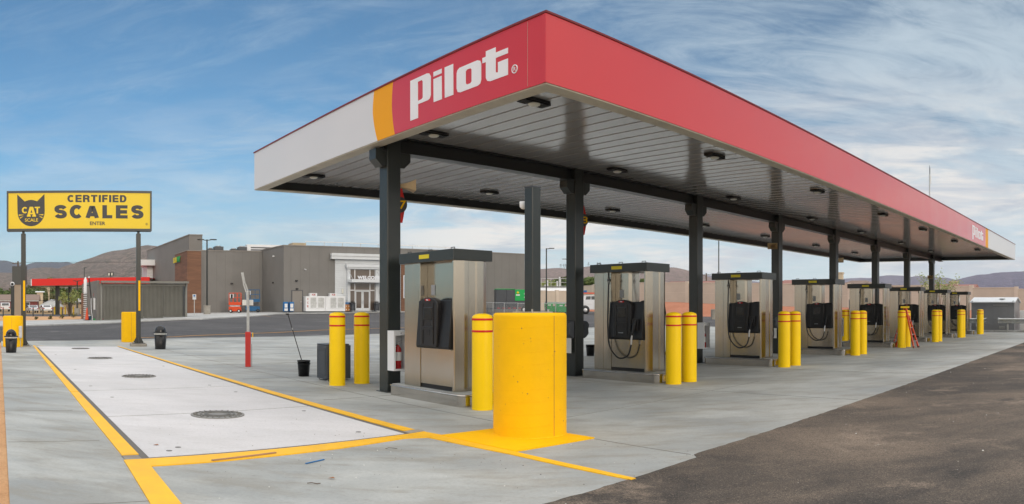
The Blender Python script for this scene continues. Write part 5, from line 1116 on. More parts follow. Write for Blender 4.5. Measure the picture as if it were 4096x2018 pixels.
m.build('side_louvres', M['whitem'], en); MB().box(-.14,-.001,6.62,7.6,.1,2.3).build('side_cladding', M['wood'], en)
for px,py,c,l in ((395,1286,'green','green pallet edge showing under the corrugated gates'),(425,1286,'extred','red pallet edge showing under the corrugated gates')):
    x,y=pol(px,56); o=MB(); o.box(-.4,.4,0,.5,0,.04).box(-.4,.4,0,.08,.041,.12).box(-.4,.4,.42,.5,.041,.12); tag(o.build('pallet', M[c], loc=(x,y,tz(x,y)+.03), rz=RZ),l,'pallet')
# traffic cone, bucket and blower pole beside it
x,y=pol(348,55.8); t=thing('traffic_cone','orange traffic cone with white collars beside the enclosure corner','traffic cone',(x,y,tz(x,y)+.07)); MB().box(-.2,.2,-.2,.2,0,.04).build('base', M['black'], t); MB().lathe([(.15,.04),(.05,.85),(.03,.95),(.0,.96)],16).build('cone_body', M['orange'], t)
for z0,z1 in ((.45,.58),(.66,.76)): MB().lathe([(.152-.123*(z0-.04)/.81+.004,z0),(.152-.123*(z1-.04)/.81+.004,z1)],16).build('collar', M['paper'], t)
x,y=pol(355.5,56.4); t=thing('bucket','small blue bucket between the cone and the antenna pole','bucket',(x,y,tz(x,y)+.07)); MB().lathe([(0,0),(.15,0),(.18,.42),(.165,.42),(.14,.02),(0,.02)],16).build('bucket_body', M['blued'], t); MB().lathe([(.183,.30),(.183,.40)],16).build('band', M['paper'], t)
x,y=pol(366,55.0); t=thing('instrument_mast','leaning black mast with a white cylinder by the grey enclosure','mast',(x,y,tz(x,y)+.05)); MB().tube([(.1,0,0),(-.02,0,1.6),(-.22,0,3.2)],.05,8).build('mast', M['black'], t); MB().lathe([(.12,0),(.13,.04),(.13,1.0),(.08,1.06),(.05,1.2),(0,1.22)],14,(-.55,0,2.1)).build('white_cylinder', M['white'], t); MB().tube([(-.55,0,2.7),(-.15,0,2.65)],.03,6).build('arm', M['black'], t); MB().lathe([(.0,-.07),(.06,-.04),(.07,0),(.06,.04),(0,.07)],12,(-.22,0,3.28)).build('sensor_ball', M['white'], t); MB().tube([(.0,-.05,1.7),(.05,-.1,.9),(.18,-.1,0)],.02,6).build('cable', M['white'], t)
# accessible parking sign
x,y=pol(777.5,61.5); t=thing('parking_sign','accessible parking sign on a thin post before the plank tower','sign',(x,y,tz(x,y)),.43); MB().box(-.03,.03,-.03,.03,0,1.55).build('post', M['galv'], t); p=MB().box(-.15,.15,-.035,-.031,1.42,1.86).build('plate', M['white'], t); MB().box(-.08,.08,-.041,-.0355,1.66,1.81).build('blue_symbol', M['blue'], p)
text_fit('RESERVED',.2,.035,.001,M['blued'],'lettering',p,-.10,1.58,-.038); text_fit('PARKING',.2,.035,.001,M['blued'],'lettering',p,-.10,1.52,-.038)
# ------------------------------------------------------------ lamp posts
def lamppost(label, px, ytop, ybase, r, heads, base, rz=0., w=.09, arm=.9):
    x,y=pol(px,r); zb=tz(x,y)-.02; zt=hz(ytop,r)-zb; t=thing('lamp_post',label,'lamp post',(x,y,zb),rz,'tall dark lamp posts around the lot'); b0=0
    if base: b0=.9; MB().lathe([(.33,0),(.33,b0-.03),(.30,b0),(0,b0)],20).build('concrete_base', M['pad'], t)
    MB().tube([(0,0,b0),(0,0,zt)],[w,w*.75],10).build('pole', M['dark'], t)
    for h in heads:
        m=MB(); m.bar((0,0,zt-.08),(h*.35,0,zt-.04),.07); m.prism([(h*.3,-.16),(h*arm*.75,-.2),(h*arm,-.1),(h*arm,.1),(h*arm*.75,.2),(h*.3,.16)],zt-.05,zt+.03); m.build('lamp_head', M['dark'], t)
    return t
lamppost('twin-headed lamp post on a round concrete base by the store',828,959,1260,68,(-1,1),True,R(26))
lamppost('single-headed lamp post behind the bare post, before the tan wall',2185.5,994,1236,82,(1,),False,0)
lamppost('lamp post half hidden by the second canopy column',2272,1037,1236,110,(-1,),False,0)
lamppost('thin tall lamp post rising behind the third pump',2875,880,1236,88,(1,),False,0,.075)
lamppost('slim dark lamp post between the far red canopy and the enclosure',309,1124,1244,95,(-1,1),True,0,.11,.6)
lamppost('white street lamp seen over the far red canopy',337,1071,1240,150,(1,),False,0,.11,.6)
# ============================================================ LEFT BACKGROUND
# far red canopy for cars
def farcanopy():
    r1,r2=100,93.5; x0,y0_=pol(127,r1); x1,y1_=pol(598,r2)
    zb,zt=hz(1144.5,r1),hz(1117,r1); d=Vector((x1-x0,y1_-y0_,0)); L=d.length; rz=math.atan2(d.y,d.x)
    t=thing('car_fuel_canopy','low red fuel canopy far behind the scale sign','canopy',(x0,y0_,tz(x0,y0_)),rz); zo=tz(x0,y0_); zb-=zo; zt-=zo
    m=MB(); m.box(0,L,-.0,.15,zb,zt); m.build('red_fascia', M['redfar'], t); MB().box(-.15,-.001,0,9,zb,zt).build('white_end_fascia', M['whitem'], t); MB().box(.1,L,.16,9,zb+.02,zb+.2).build('soffit', M['soffit'], t); MB().box(0,L,.16,9,zt-.2,zt-.1).build('roof_sheet', M['extred'], t)
    for a in (4.2,): pass
    for px,r,w in ((230,102,.19),(280,106,.15)):
        x,y=pol(px,r); v=Vector((x-x0,y-y0_,0)); c,s_=math.cos(-rz),math.sin(-rz); lx,ly=v.x*c-v.y*s_,v.x*s_+v.y*c; MB().box(lx-w,lx+w,ly-.3,ly+.3,-.3,zb+.02).build('column', M['dark'], t)
    return t
farcanopy()
def place(px, r): x,y=pol(px,r); return (x,y,tz(x,y))
for i,(px,l) in enumerate(((219,'yellow bollard left of the far canopy column'),(234.5,'yellow bollard right of the far canopy column'),(244.5,'third yellow bollard under the far red canopy'),(261,'fourth yellow bollard under the far red canopy'),(294,'rightmost yellow bollard under the far red canopy'))):
    x,y,z=place(px,104); o=MB().lathe([(.09,-.3),(.09,1.7-z),(.05,1.76-z),(0,1.78-z)],14).build('bollard', M['boll'], loc=(x,y,z)); tag(o,l,'bollard','yellow bollards under the far canopy')
for i,(px,r,h,l) in enumerate(((12.8,82,3.0,'dark marker post at the left frame edge'),(132.5,84,3.2,'dark marker post by the silver car'),(171.8,86,3.2,'dark marker post beside the white sedan'),(211.5,86,3.2,'dark marker post left of the far canopy column'),(249.8,86,3.3,'dark marker post right of the far canopy column'))):
    x,y,z=place(px,r); zt=hz(1231,r)-z; t=thing('marker_post',l,'post',(x,y,z),0,'dark marker posts along the rear drive'); MB().lathe([(.075,-.1),(.075,zt),(0,zt+.04)],12).build('post_body', M['dark'], t); MB().lathe([(.078,zt-.14),(.078,zt-.08)],12).build('orange_band', M['orange'], t)
# cars
def car(label, px, r, rz, mat, kind='sedan', s=1., cat='car'):
    x,y,z=place(px,r); t=thing('parked_car',label,cat,(x,y,z+.05),rz,'vehicles parked beyond the rear drive'); W=.9*s
    if kind=='sedan': P=[(-2.3,.35),(-2.3,.75),(-2.15,.95),(-1.5,1.0),(-.9,1.42),(.5,1.45),(1.2,1.0),(2.1,.85),(2.3,.6),(2.3,.35)]; G=[(-1.35,1.02),(-.85,1.36),(.45,1.39),(1.05,1.02)]
    elif kind=='suv': P=[(-2.3,.4),(-2.3,1.1),(-2.1,1.7),(.6,1.75),(1.2,1.2),(2.2,1.05),(2.35,.7),(2.35,.4)]; G=[(-2.05,1.15),(-1.95,1.62),(.5,1.66),(.95,1.18)]
    else: P=[(-2.8,.5),(-2.8,1.15),(-.5,1.15),(-.4,1.85),(1.0,1.88),(1.6,1.2),(2.7,1.1),(2.8,.5)]; G=[(-.3,1.22),(-.28,1.76),(.95,1.79),(1.4,1.22)]
    mm=Matrix(((1,0,0,0),(0,0,-1,0),(0,1,0,0),(0,0,0,1))); MB().prism([(a*s,b*s) for a,b in P],-W,W,mat=mm).build('car_body', mat, t, bevel=.09*s, seg=2)
    g=MB(); g.prism([(a*s,b*s) for a,b in G],-W-.012,W+.012,mat=mm); g.build('side_windows', M['cglass'], t)
    xr=P[0][0]*s
    if kind!='pickup': MB().add([(-1.47*s,-W*.8,1.07*s),(-1.47*s,W*.8,1.07*s),(-1.02*s,W*.72,1.39*s),(-1.02*s,-W*.72,1.39*s)] if kind=='sedan' else [(-2.30*s,-W*.8,1.15*s),(-2.30*s,W*.8,1.15*s),(-2.16*s,W*.72,1.62*s),(-2.16*s,-W*.72,1.62*s)],[(0,1,2,3)]).build('rear_window', M['cglass'], t)
    else: MB().box(-.45*s,-.40*s,-W*.75,W*.75,1.3*s,1.72*s).build('rear_window', M['cglass'], t)
    for sy in (-1,1): MB().box(xr-.02,xr+.08,sy*W*.95-.22*sy if sy>0 else -W*.95,sy*W*.95 if sy>0 else -W*.95+.22,.72*s,.88*s).build('tail_light', M['taill'], t)
    MB().box(xr-.025,xr,-.25,.25,.6*s,.72*s).build('licence_plate', M['paper'], t)
    for wx in (P[0][0]*.62*s,P[-1][0]*.62*s):
        for sy in (-1,1): w=MB().lathe([(0,0),(.33*s,0),(.33*s,.2),(0,.2)],18,mat=Matrix.Translation((wx,sy*(W-.19),.33*s)) @ Matrix.Rotation(R(-90*sy),4,'X')).build('wheel', M['tire'], t); MB().lathe([(0,0),(.2*s,0),(.2*s,.01),(0,.01)],12,mat=Matrix.Translation((wx,sy*(W+.012),.33*s)) @ Matrix.Rotation(R(-90*sy),4,'X')).build('rim', M['alu'], w)
    return t
toward=lambda px: R(90)-(px-2048)/F_    # pointing straight away from the viewer
car('silver sedan parked tail-on beside the dark marker posts',129,141,toward(129)+.15,M['silver'])
car('white sedan parked tail-on left of the far canopy column',184,143,toward(184)+.15,M['carw'])
car('black hatchback half hidden by the sign post',77,138,toward(77)+.05,M['carblk'],'suv')
car('white pickup truck at the left frame edge',19,150,toward(19)+.05,M['carw'],'suv',1.05,'pickup truck')
car('white pickup parked side-on beyond the fence',199,235,R(8),M['carw'],'pickup',1.15,'pickup truck')
car('white pickup far right beyond the fence, by the enclosure',297,240,R(4),M['carw'],'pickup',1.1,'pickup truck')
car('dark pickup parked beyond the fence left of the white one',163,238,R(10),M['carblk'],'pickup',1.0,'pickup truck')
# fence, red barn, totem, pole
x0,y0_=pol(-60,165); x1,y1_=pol(330,180); t=thing('iron_fence','long low dark iron fence behind the parked cars','fence',(x0,y0_,tz(x0,y0_)),math.atan2(y1_-y0_,x1-x0)); LF=math.hypot(x1-x0,y1_-y0_); m=MB(); m.bar((0,0,.3),(LF,0,.3),.06).bar((0,0,2.2),(LF,0,2.2),.06); m.build('rails', M['dark'], t)
m=MB()
for k in range(int(LF/.35)): m.bar((k*.35,0,0),(k*.35,0,2.3),.04)
m.build('pickets', M['dark'], t)
def bld(label, name, px, r, rz, W, D, H, roof, wallm, roofm, hip=True, chim=None, wins=(), zadd=0., cat='house'):
    x,y=pol(px,r); z=tz(x,y)+zadd if zadd < 900 else hz(zadd,r)-H-roof; t=thing(name,label,cat,(x,y,z),rz,'houses beyond the boundary wall' if cat=='house' else None)
    MB().box(-W/2,W/2,-D/2,D/2,-6,H).build('wall', wallm, t); e=.5
    h=MB(); hx=W/2+e; hy=D/2+e; rx=(W/2-D*.35) if hip else hx
    vs=[(-hx,-hy,H),(hx,-hy,H),(hx,hy,H),(-hx,hy,H),(-rx,0,H+roof),(rx,0,H+roof)]; h.add(vs,[(0,1,5,4),(1,2,5),(2,3,4,5),(3,0,4),(3,2,1,0)]); rf=h.build('roof', roofm, t)
    if not hip: MB().box(-hx-.02,hx+.02,-hy-.04,-hy-.001,H-.12,H+.06).build('fascia_board', M['white'], rf)
    if chim: MB().box(chim-.55,chim+.55,-.4,.4,H,H+roof+1.1).box(chim-.65,chim+.65,-.5,.5,H+roof+1.101,H+roof+1.3).build('chimney', M['stucco'], rf)
    for wx,wz,ww,wh in wins:
        w=MB().box(wx-ww/2,wx+ww/2,-D/2-.06,-D/2-.001,wz,wz+wh).build('window', M['white'], t); MB().box(wx-ww/2+.1,wx+ww/2-.1,-D/2-.08,-D/2-.061,wz+.1,wz+wh-.1).build('pane', M['cglass'], w)
    return t
bld('long low dark red barn with a brown shingle roof','barn',18,190,-(50-2048)/F_-R(5),17.5,9,3.7,1.7,M['brick'],M['roofgrey'],False,None,((5.6,1.0,2.6,2.4),(-6,1.2,2,1.6),(0.5,.2,2.4,2.6)),1179,'barn')
bld('small pale shed among the trees behind the barn','garden_shed',160,230,.6,1.9,1.6,1.2,.3,M['stucco'],M['whitem'],False,None,(),1166,'shed')
x,y,z=place(69,68); t=thing('price_totem','tall stone-clad pylon sign seen from behind the left sign post','pylon sign',(x,y,z),SZ); MB().box(-.42,.42,-.3,.3,-.2,hz(1140,68)-z).build('stone_pillar', M['stone'] if 'stone' in M else M['tanwall'], t); MB().box(-.45,.9,-.35,.35,hz(1140,68)-z+.002,hz(1067,68)-z).build('sign_box', M['signframe'], t)
x,y=pol(50.5,44); zz=tz(x,y); t=thing('camera_pole','dark square pole with a white round camera beside the left sign post','camera pole',(x,y,zz),SZ); MB().box(-.10,.10,-.10,.10,0,hz(1132,44)-zz).build('pole', M['dark'], t); c=MB().lathe([(.13,0),(.13,.06),(.1,.1),(0,.1)],20,mat=Matrix.Translation((0,-.11,hz(1137.5,44)-zz)) @ Matrix.Rotation(R(90),4,'X')).build('camera_ring', M['white'], t); MB().lathe([(.08,0),(.07,.03),(.0,.05)],16,mat=Matrix.Translation((0,-.212,hz(1137.5,44)-zz)) @ Matrix.Rotation(R(90),4,'X')).build('lens', M['blackgl'], c)
def upole(label,px,r,yt):
    x,y,z=place(px,r); h=hz(yt,r)-z; t=thing('utility_pole',label,'utility pole',(x,y,z),-(px-2048)/F_,'wooden utility poles'); MB().tube([(0,0,0),(0,0,h)],.16,8).build('pole', M['trunk'], t); MB().box(-1.2,1.2,-.06,.06,h-.5,h-.35).build('crossarm', M['trunk'], t)
    for u in (-1.1,-.5,.5,1.1): MB().lathe([(.06,0),(.06,.15),(0,.2)],8,(u,0,h-.349)).build('insulator', M['galv'], t)
    return t
upole('wooden utility pole left of the store, against the brown hill',596,170,1038); upole('wooden utility pole over the boundary wall near the chimney',2825,190,1094); upole('wooden utility pole behind the left sign post',72,150,1046)
tag(MB().tube([(*pol(60,150),hz(1050.5,150)),(*pol(330,160),hz(1050,160)),(*pol(596,170),hz(1051,170))],.03,4).build('power_line', M['black']),'thin power line crossing before the left hills','power line')
# ============================================================ YARD BEYOND THE NEAREST PUMPS
def T(px, r): x,y=pol(px,r); return x,y,tz(x,y)
x,y,z=T(1985,75); ang=R(8); t=thing('generator_trailer','green and dark grey generator on a trailer in the fenced yard','generator',(x,y,z+.05),ang); 
MB().box(0,4.4,0,1.9,.42,.62).build('trailer_frame', M['greyd'], t); MB().box(.0,1.05,0,1.9,.65,2.45).build('engine_housing', M['blued'] if False else M['greyd'], t, bevel=.02); MB().box(1.06,4.3,0,1.9,.65,1.30).build('lower_housing', M['greyd'], t, bevel=.02); MB().box(1.06,1.95,0,1.9,1.302,2.38).build('side_panel', M['greyd'], t, bevel=.01); MB().box(1.96,4.3,-.01,1.91,1.302,2.45).build('green_housing', M['green'], t, bevel=.01); MB().box(.0,1.95,-.005,1.905,2.452,2.52).build('green_roof_strip', M['green'], t)
MB().lathe([(.12,0),(.12,.006),(0,.006)],16,mat=Matrix.Translation((2.25,-.012,2.12)) @ Matrix.Rotation(R(90),4,'X')).build('sun_emblem', M['signy'], t); MB().box(2.05,2.45,-.016,-.011,1.82,1.95).build('decal', M['white'], t)
for k in range(6): MB().box(2.9+.25*(k%3),3.0+.25*(k%3),-.018,-.011,1.6+.35*(k//3),1.7+.35*(k//3)).build('outlet_cover', M['white'], t)
for k in range(7): MB().box(.1+.55*k,.4+.55*k,-.008,-.001,.50,.56).build('reflector_strip', M['redtape'], t)
for wx in (2.9,3.7): w=MB().lathe([(0,0),(.36,0),(.36,.22),(0,.22)],18,mat=Matrix.Translation((wx,-.02,.34)) @ Matrix.Rotation(R(90),4,'X')).build('wheel', M['tire'], t); MB().lathe([(0,0),(.2,0),(.2,.01),(0,.01)],12,mat=Matrix.Translation((wx,-.245,.34)) @ Matrix.Rotation(R(90),4,'X')).build('rim', M['white'], w)
MB().bar((0,.95,.5),(-1.0,.95,.45),.1).build('drawbar', M['greyd'], t); MB().tube([(-.8,.95,0),(-.8,.95,.8)],.04,6).build('jack', M['greyd'], t)
def tank(label,px,r,w,rz):
    x,y,z=T(px,r); t=thing('fuel_tank',label,'fuel tank',(x,y,z+.1),rz,'green portable fuel tanks'); MB().prism([(-w/2,0),(w/2,0),(w/2,.45),(w/2+.04,.5),(w/2+.04,.98),(-w/2-.04,.98),(-w/2-.04,.5),(-w/2,.45)],-.6,.6,mat=mt).build('tank_body', M['green'], t, bevel=.02)
    MB().box(-w/2,w/2,-.55,.55,.982,1.10).build('lid', M['galv'], t, bevel=.02); MB().box(-w/2-.02,w/2+.02,-.62,.62,-.12,-.001).build('skid', M['black'], t)
    s=.17; MB().prism([(w*.2-s,.74),(w*.2,.74-s),(w*.2+s,.74),(w*.2,.74+s)],.605,.62,mat=mt).build('hazard_placard', M['redtape'], t); MB().prism([(w*.2-s*.7,.74),(w*.2,.74-s*.7),(w*.2+s*.7,.74),(w*.2,.74+s*.7)],.6205,.625,mat=mt).build('placard_face', M['paper'], t); MB().box(-w*.3,-w*.05,-.645,-.641,.66,.80).build('warning_label', M['paper'], t); return t
tank('green portable fuel tank right of the bare post',2204,83,1.35,.05); tank('green portable fuel tank against the second canopy column',2252,81,1.35,-.02)
x,y=pol(2125,104); t=thing('storage_tank','long white horizontal storage tank with a railed walkway behind the tan wall','storage tank',(x,y,1.0),-.02); prof=[(0,0),(.7,.05),(1.2,.25),(1.45,.6),(1.5,1.0),(1.5,4.9),(1.45,5.3),(1.2,5.65),(.7,5.85),(0,5.9)]; MB().lathe(prof,28,mat=Matrix.Translation((0,0,2.05)) @ Matrix.Rotation(R(90),4,'Y')).build('tank_shell', M['white'], t)
MB().box(0,6,-.6,.6,3.62,3.70).build('walkway', M['galv'], t)
m=MB()
for k in range(5): m.bar((k*1.4,-.6,3.70),(k*1.4,-.6,4.75),.06)
m.bar((0,-.6,4.75),(5.9,-.6,4.75),.07).bar((0,-.6,4.2),(5.9,-.6,4.2),.06); m.build('walkway_rail', M['alu'], t)
for u,h in ((2.3,4.5),(2.0,3.9),(3.7,4.4),(4.05,5.0)): MB().tube([(u,-.2,3.2),(u,-.2,h)],.12,8).build('vent_pipe', M['white'], t)
for u in (1.4,4.6): MB().box(u-.2,u+.2,-1.2,1.2,-.2,1.2).build('saddle', M['pad'], t)
q=MB().box(1.2,2.2,-1.56,-1.52,1.9,3.1).build('number_plate', M['white'], t); text_fit('14',.5,.4,.01,M['ink'],'tank_number',q,1.45,2.6,-1.575,bold=.03); MB().prism([(1.45,2.2),(1.7,1.95),(1.95,2.2),(1.7,2.45)],1.57,1.58,mat=mt).build('hazard_diamond', M['redtape'], q); MB().box(4.3,5.1,-1.56,-1.52,2.4,3.0).build('notice', M['paper'], t)
def wallrun(label, P, hs, th=.22, pil=5.0):
    t=thing('boundary_wall',label,'wall',(P[0][0],P[0][1],0)); n=0
    for (a,b) in zip(P,P[1:]):
        va=Vector((a[0]-P[0][0],a[1]-P[0][1],0)); vb=Vector((b[0]-P[0][0],b[1]-P[0][1],0)); d=vb-va; L=d.length; k=max(1,round(L/pil))
        for i in range(k):
            p=va.lerp(vb,i/k); q=va.lerp(vb,(i+1)/k); zb,zt=lerp(a[2],b[2],(i+.5)/k),lerp(a[3],b[3],(i+.5)/k)
            c=(p+q)/2; mm=Matrix.Translation((c.x,c.y,0)) @ Matrix.Rotation(math.atan2(d.y,d.x),4,'Z'); hl=(q-p).length/2
            w=MB().box(-hl,hl,-th/2,th/2,zb-1,zt,mat=mm).build('wall_panel', M['tanwall'], t); MB().box(-hl,hl,-th/2-.03,th/2+.03,zt+.001,zt+.09,mat=mm).build('wall_cap', M['tanwall2'], w)
            MB().box(-hl,hl,-th/2-.015,th/2+.015,(zb+zt)/2-.02,(zb+zt)/2+.03,mat=mm).build('mid_course', M['tanwall2'], w)
            MB().box(-hl-.22,-hl+.22,-th/2-.1,th/2+.1,zb-1,zt+.16,mat=mm).build('pilaster', M['tanwall2'], w)
    return t
BL=[(-40,.6,3.0),(-6,.9,3.1),(4,1.0,3.35),(12,1.2,3.65),(22,1.5,4.0),(36,1.75,4.35),(48,2.0,4.65),(60,2.4,4.95),(66,2.42,5.0)]
P=[(*AC(78.5,b),z0,z1) for b,z0,z1 in BL]; e=P[-1]; P.append((e[0]-14,e[1]+22,2.4,4.3)); wallrun('long tan block boundary wall above the red dirt bank',P,None)
x0,y0_=pol(2120,96); x1,y1_=pol(2330,100); wallrun('short tan block wall in front of the white storage tank',[(x0,y0_,1.2,hz(1167,96)),(x1,y1_,1.4,hz(1167,100))],None)
# temporary chain-link panels
def link(label, p, q, h):
    (x0,y0_),(x1,y1_)=p,q; L=math.hypot(x1-x0,y1_-y0_); t=thing('fence_panel',label,'fence panel',(x0,y0_,tz(x0,y0_)+.03),math.atan2(y1_-y0_,x1-x0),'temporary chain-link fence panels'); m=MB(); m.tube([(0,0,0),(0,0,h)],.03,6).tube([(L,0,0),(L,0,h)],.03,6).tube([(0,0,h),(L,0,h)],.025,6).tube([(0,0,.1),(L,0,.1)],.025,6); f=m.build('frame', M['galv'], t); m=MB(); k=-h
    while k<L:
        a,b=max(k,0),min(k+h,L)
        if b-a>.05: m.bar((a,0,a-k),(b,0,b-k),.007); m.bar((a,0,h-(a-k)),(b,0,h-(b-k)),.007)
        k+=.14
    m.build('mesh', M['galv'], f); return t
FP=[(1930,64),(1972,63.5),(2017,63),(2071,62.5),(2155,63),(2222,63.5),(2275,64)]; nm=['leftmost','second','third','fourth','fifth','rightmost']
for i in range(6): link(f'{nm[i]} chain-link panel in front of the generator and tanks',pol(*FP[i]),pol(*FP[i+1]),1.25)
for i in range(10):
    px=1940+i*34; x,y,z=T(px,61.8); t=thing('wheel_stop',f'{NUM[i] if i<8 else ["ninth","tenth"][i-8]} black and yellow wheel stop along the foot of the yard fence','wheel stop',(x,y,z+.03),.05,'black and yellow wheel stops'); MB().prism([(-.35,0),(.35,0),(.35,.10),(-.35,.10)],0,.12).build('rubber_block', M['black'], t); 
    for u in (-.2,.2): MB().add([(u-.05,-.004,.005),(u+.03,-.004,.005),(u+.07,-.004,.115),(u-.01,-.004,.115)],[(0,1,2,3)]).build('yellow_stripe', M['boll'], t)
# service truck
x,y,z=T(2353,77.5); t=thing('service_truck','white utility service truck with an orange rack between the column and second pump','truck',(x,y,z+.04),R(6)); MB().box(-2.0,3.4,0,1.9,.45,1.35).build('utility_body', M['carw'], t, bevel=.03); MB().box(-2.0,.9,.02,1.88,1.352,1.50).build('side_bins', M['carw'], t, bevel=.02)
cab=MB().prism([(-.6,1.35),(-.4,1.95),(.9,1.98),(1.6,1.36)],-1.8,-.1,mat=mt).build('cab', M['carw'], t, bevel=.03); MB().prism([(-.30,1.45),(-.18,1.86),(.80,1.88),(1.2,1.45)],-1.805,-.085,mat=mt).build('side_windows', M['cglass'], cab); MB().box(.28,.34,.075,1.83,1.4,1.92).build('window_pillar', M['carw'], cab)
m=MB(); m.box(-1.8,1.3,.1,.2,2.16,2.26); m.box(-1.8,1.3,1.7,1.8,2.16,2.26); m.build('ladder_rack', M['orange'], t); MB().box(-.3,.0,.7,1.1,2.27,2.5).build('blue_case', M['blue'], t)
for u in (-1.6,1.1):
    for v in (.15,1.75): MB().bar((u,v,1.4),(u,v,2.16),.05).build('rack_post', M['carw'], t)
for wx in (-.35,2.6): w=MB().lathe([(0,0),(.40,0),(.40,.25),(0,.25)],20,mat=Matrix.Translation((wx,.0,.38)) @ Matrix.Rotation(R(90),4,'X')).build('wheel', M['tire'], t); MB().lathe([(0,0),(.22,0),(.22,.012),(.14,.03),(0,.03)],14,mat=Matrix.Translation((wx,-.252,.38)) @ Matrix.Rotation(R(90),4,'X')).build('rim', M['alu'], w); MB().lathe([(.43,0),(.50,0),(.50,.02),(.43,.02)],20,mat=Matrix.Translation((wx,.005,.40)) @ Matrix.Rotation(R(90),4,'X')).build('wheel_arch', M['greyd'], t)
MB().box(.55,.556,-.004,-.001,.6,1.3).box(-.6,.4,-.004,-.001,1.0,1.006).build('door_seam', M['greyd'], t)
# concrete block and barrier bits seen between the pumps
x,y,z=T(2858,72); t=tag(MB().box(-.3,.3,-.3,.3,-.1,1.0).build('concrete_block', M['pad'], loc=(x,y,z), bevel=.05),'pale square concrete block between the second and third pump','concrete block')
x,y,z=T(3397,52); t=thing('pipe_rack','thin dark pipe frame standing behind the fourth pump','pipe frame',(x,y,z),RZ); m=MB(); m.tube([(0,0,0),(0,0,2.15),(1.4,0,2.15),(1.4,0,0)],.035,6).build('frame', M['greyd'], t); MB().tube([(0,0,1.1),(1.4,0,1.1)],.03,6).build('cross_bar', M['greyd'], t)
# ------------------------------------------------------------ houses over the wall
bld('pink tiled house behind the wall, right of the second pump','house',2718,135,R(-35),9,8,3.3,1.8,M['stucco'],M['roofred'],True,None,(),1127)
bld('gabled house with a chimney left of the third pump','house',2822,140,R(-42),7,7,4.1,1.5,M['stucco'],M['roofred'],False,3.0,((0,2.2,1.4,1),),1125)
bld('pink roofed house seen between the fourth pump and its column','house',3170,128,R(-42),8.5,8,3.3,1.9,M['stucco'],M['roofred'],True,None,(),1121)
bld('grey roofed house with a chimney right of the fifth column','house',3436,112,R(-45),8,8,3.5,1.6,M['stucco'],M['roofgrey'],True,-3.2,((2,2.0,1.3,1),),1123)
bld('wide red tiled house behind the sparse young tree','house',3755,106,R(-50),9.5,8,3.0,1.7,M['stucco'],M['roofred'],True,None,(),1138)
bld('small gable of a red tiled house right of the young tree','house',3835,99,R(-50),4.2,6,3.2,1.2,M['stucco'],M['roofred'],False,None,((0,2.0,1.1,.9),),1139)
bld('low red tiled house with a short chimney over the grey shed','house',3905,112,R(-52),7,7,2.7,1.0,M['stucco'],M['roofred'],True,-3.6,(),1158)
bld('farthest right red tiled roof above the wall','house',4075,112,R(-55),10,9,2.0,.9,M['stucco'],M['roofred'],True,None,(),1163)
# ------------------------------------------------------------ trees and shrubs
def foliage(mb, c, rad, n, leaf, seed, flat=.8, cl=9):
    rnd=random.Random(seed); cs=[]
    for k in range(cl):
        while True:
            p=Vector((rnd.uniform(-1,1),rnd.uniform(-1,1),rnd.uniform(-1,1)))
            if p.length<1: break
        cs.append((Vector((p.x*rad[0]*.75,p.y*rad[1]*.75,p.z*rad[2]*flat)), rnd.uniform(.25,.5)))
    for i in range(n):
        q,s=rnd.choice(cs)
        while True:
            p=Vector((rnd.uniform(-1,1),rnd.uniform(-1,1),rnd.uniform(-1,1)))
            if p.length<1: break
        o=Vector(c)+q+Vector((p.x*rad[0]*s,p.y*rad[1]*s,p.z*rad[2]*s)); a=Vector((rnd.uniform(-1,1),rnd.uniform(-1,1),rnd.uniform(-.6,.6))).normalized(); b=a.orthogonal().normalized(); b=(b+a.cross(b)*rnd.uniform(-1,1)).normalized(); l=leaf*rnd.uniform(.6,1.3)
        mb.add([o-a*l,o-b*l*.45,o+a*l,o+b*l*.45],[(0,1,2,3)])
def tree(label, px, r, top, wid, mat, n=1400, leaf=.28, seed=1, trunk=.16, group='trees around the lot', cat='tree', zb=None, low=.25):
    x,y=pol(px,r); z=tz(x,y) if zb is None else zb; h=hz(top,r)-z; t=thing('tree',label,cat,(x,y,z),0,group); rnd=random.Random(seed*7)
    m=MB(); m.tube([(0,0,-.2),(.05*h*.2,0,h*.25),(-.02*h,.02*h,h*.55)],[trunk,trunk*.75,trunk*.4],7)
    for k in range(6):
        a=rnd.uniform(0,6.3); m.tube([(0,0,h*(.2+.07*k)),(math.cos(a)*wid*.25,math.sin(a)*wid*.25,h*(.45+.06*k)),(math.cos(a)*wid*.42,math.sin(a)*wid*.42,h*(.6+.05*k))],[trunk*.4,trunk*.25,trunk*.1],5)
    m.build('trunk', M['trunk'], t); m=MB(); foliage(m,(0,0,h*(1+low)/2),(wid/2,wid/2,h*(1-low)/2),n,leaf,seed); m.build('crown', mat, t); return t
tree('dark green tree over the storage tank left of the second column',2228,150,1092,11,M['leaf'],1800,.4,3)
tree('leafy green tree between the second column and the second pump',2352,118,1113,9,M['leaf'],2200,.34,4)
tree('wide green tree behind the white service truck',2385,125,1104,8,M['leaf'],1800,.34,5)
tree('pale green tree behind the railed tank, nearest the bare post',2178,140,1118,7,M['leafy'],1100,.34,6)
tree('small dark tree in the open frame of the second pump',2562,190,1118,8,M['leaf'],1200,.4,7)
tree('small round tree in the frame of the second pump, left side',2522,185,1124,5,M['leaf'],800,.4,8)
tree('dark tree on the horizon right of the second pump',2700,210,1117,9,M['leaf'],1200,.45,9)
tree('tree top beside the chimney behind the third pump',2865,200,1118,8,M['leaf'],1000,.45,10)
tree('tree top seen through the third pump frame on the left',2975,190,1130,8,M['leaf'],900,.4,12)
tree('tree top seen through the third pump frame on the right',3032,190,1128,8,M['leaf'],900,.4,13)
tree('small green tree top beyond the fourth pump',3300,150,1130,5,M['leafy'],700,.32,14)
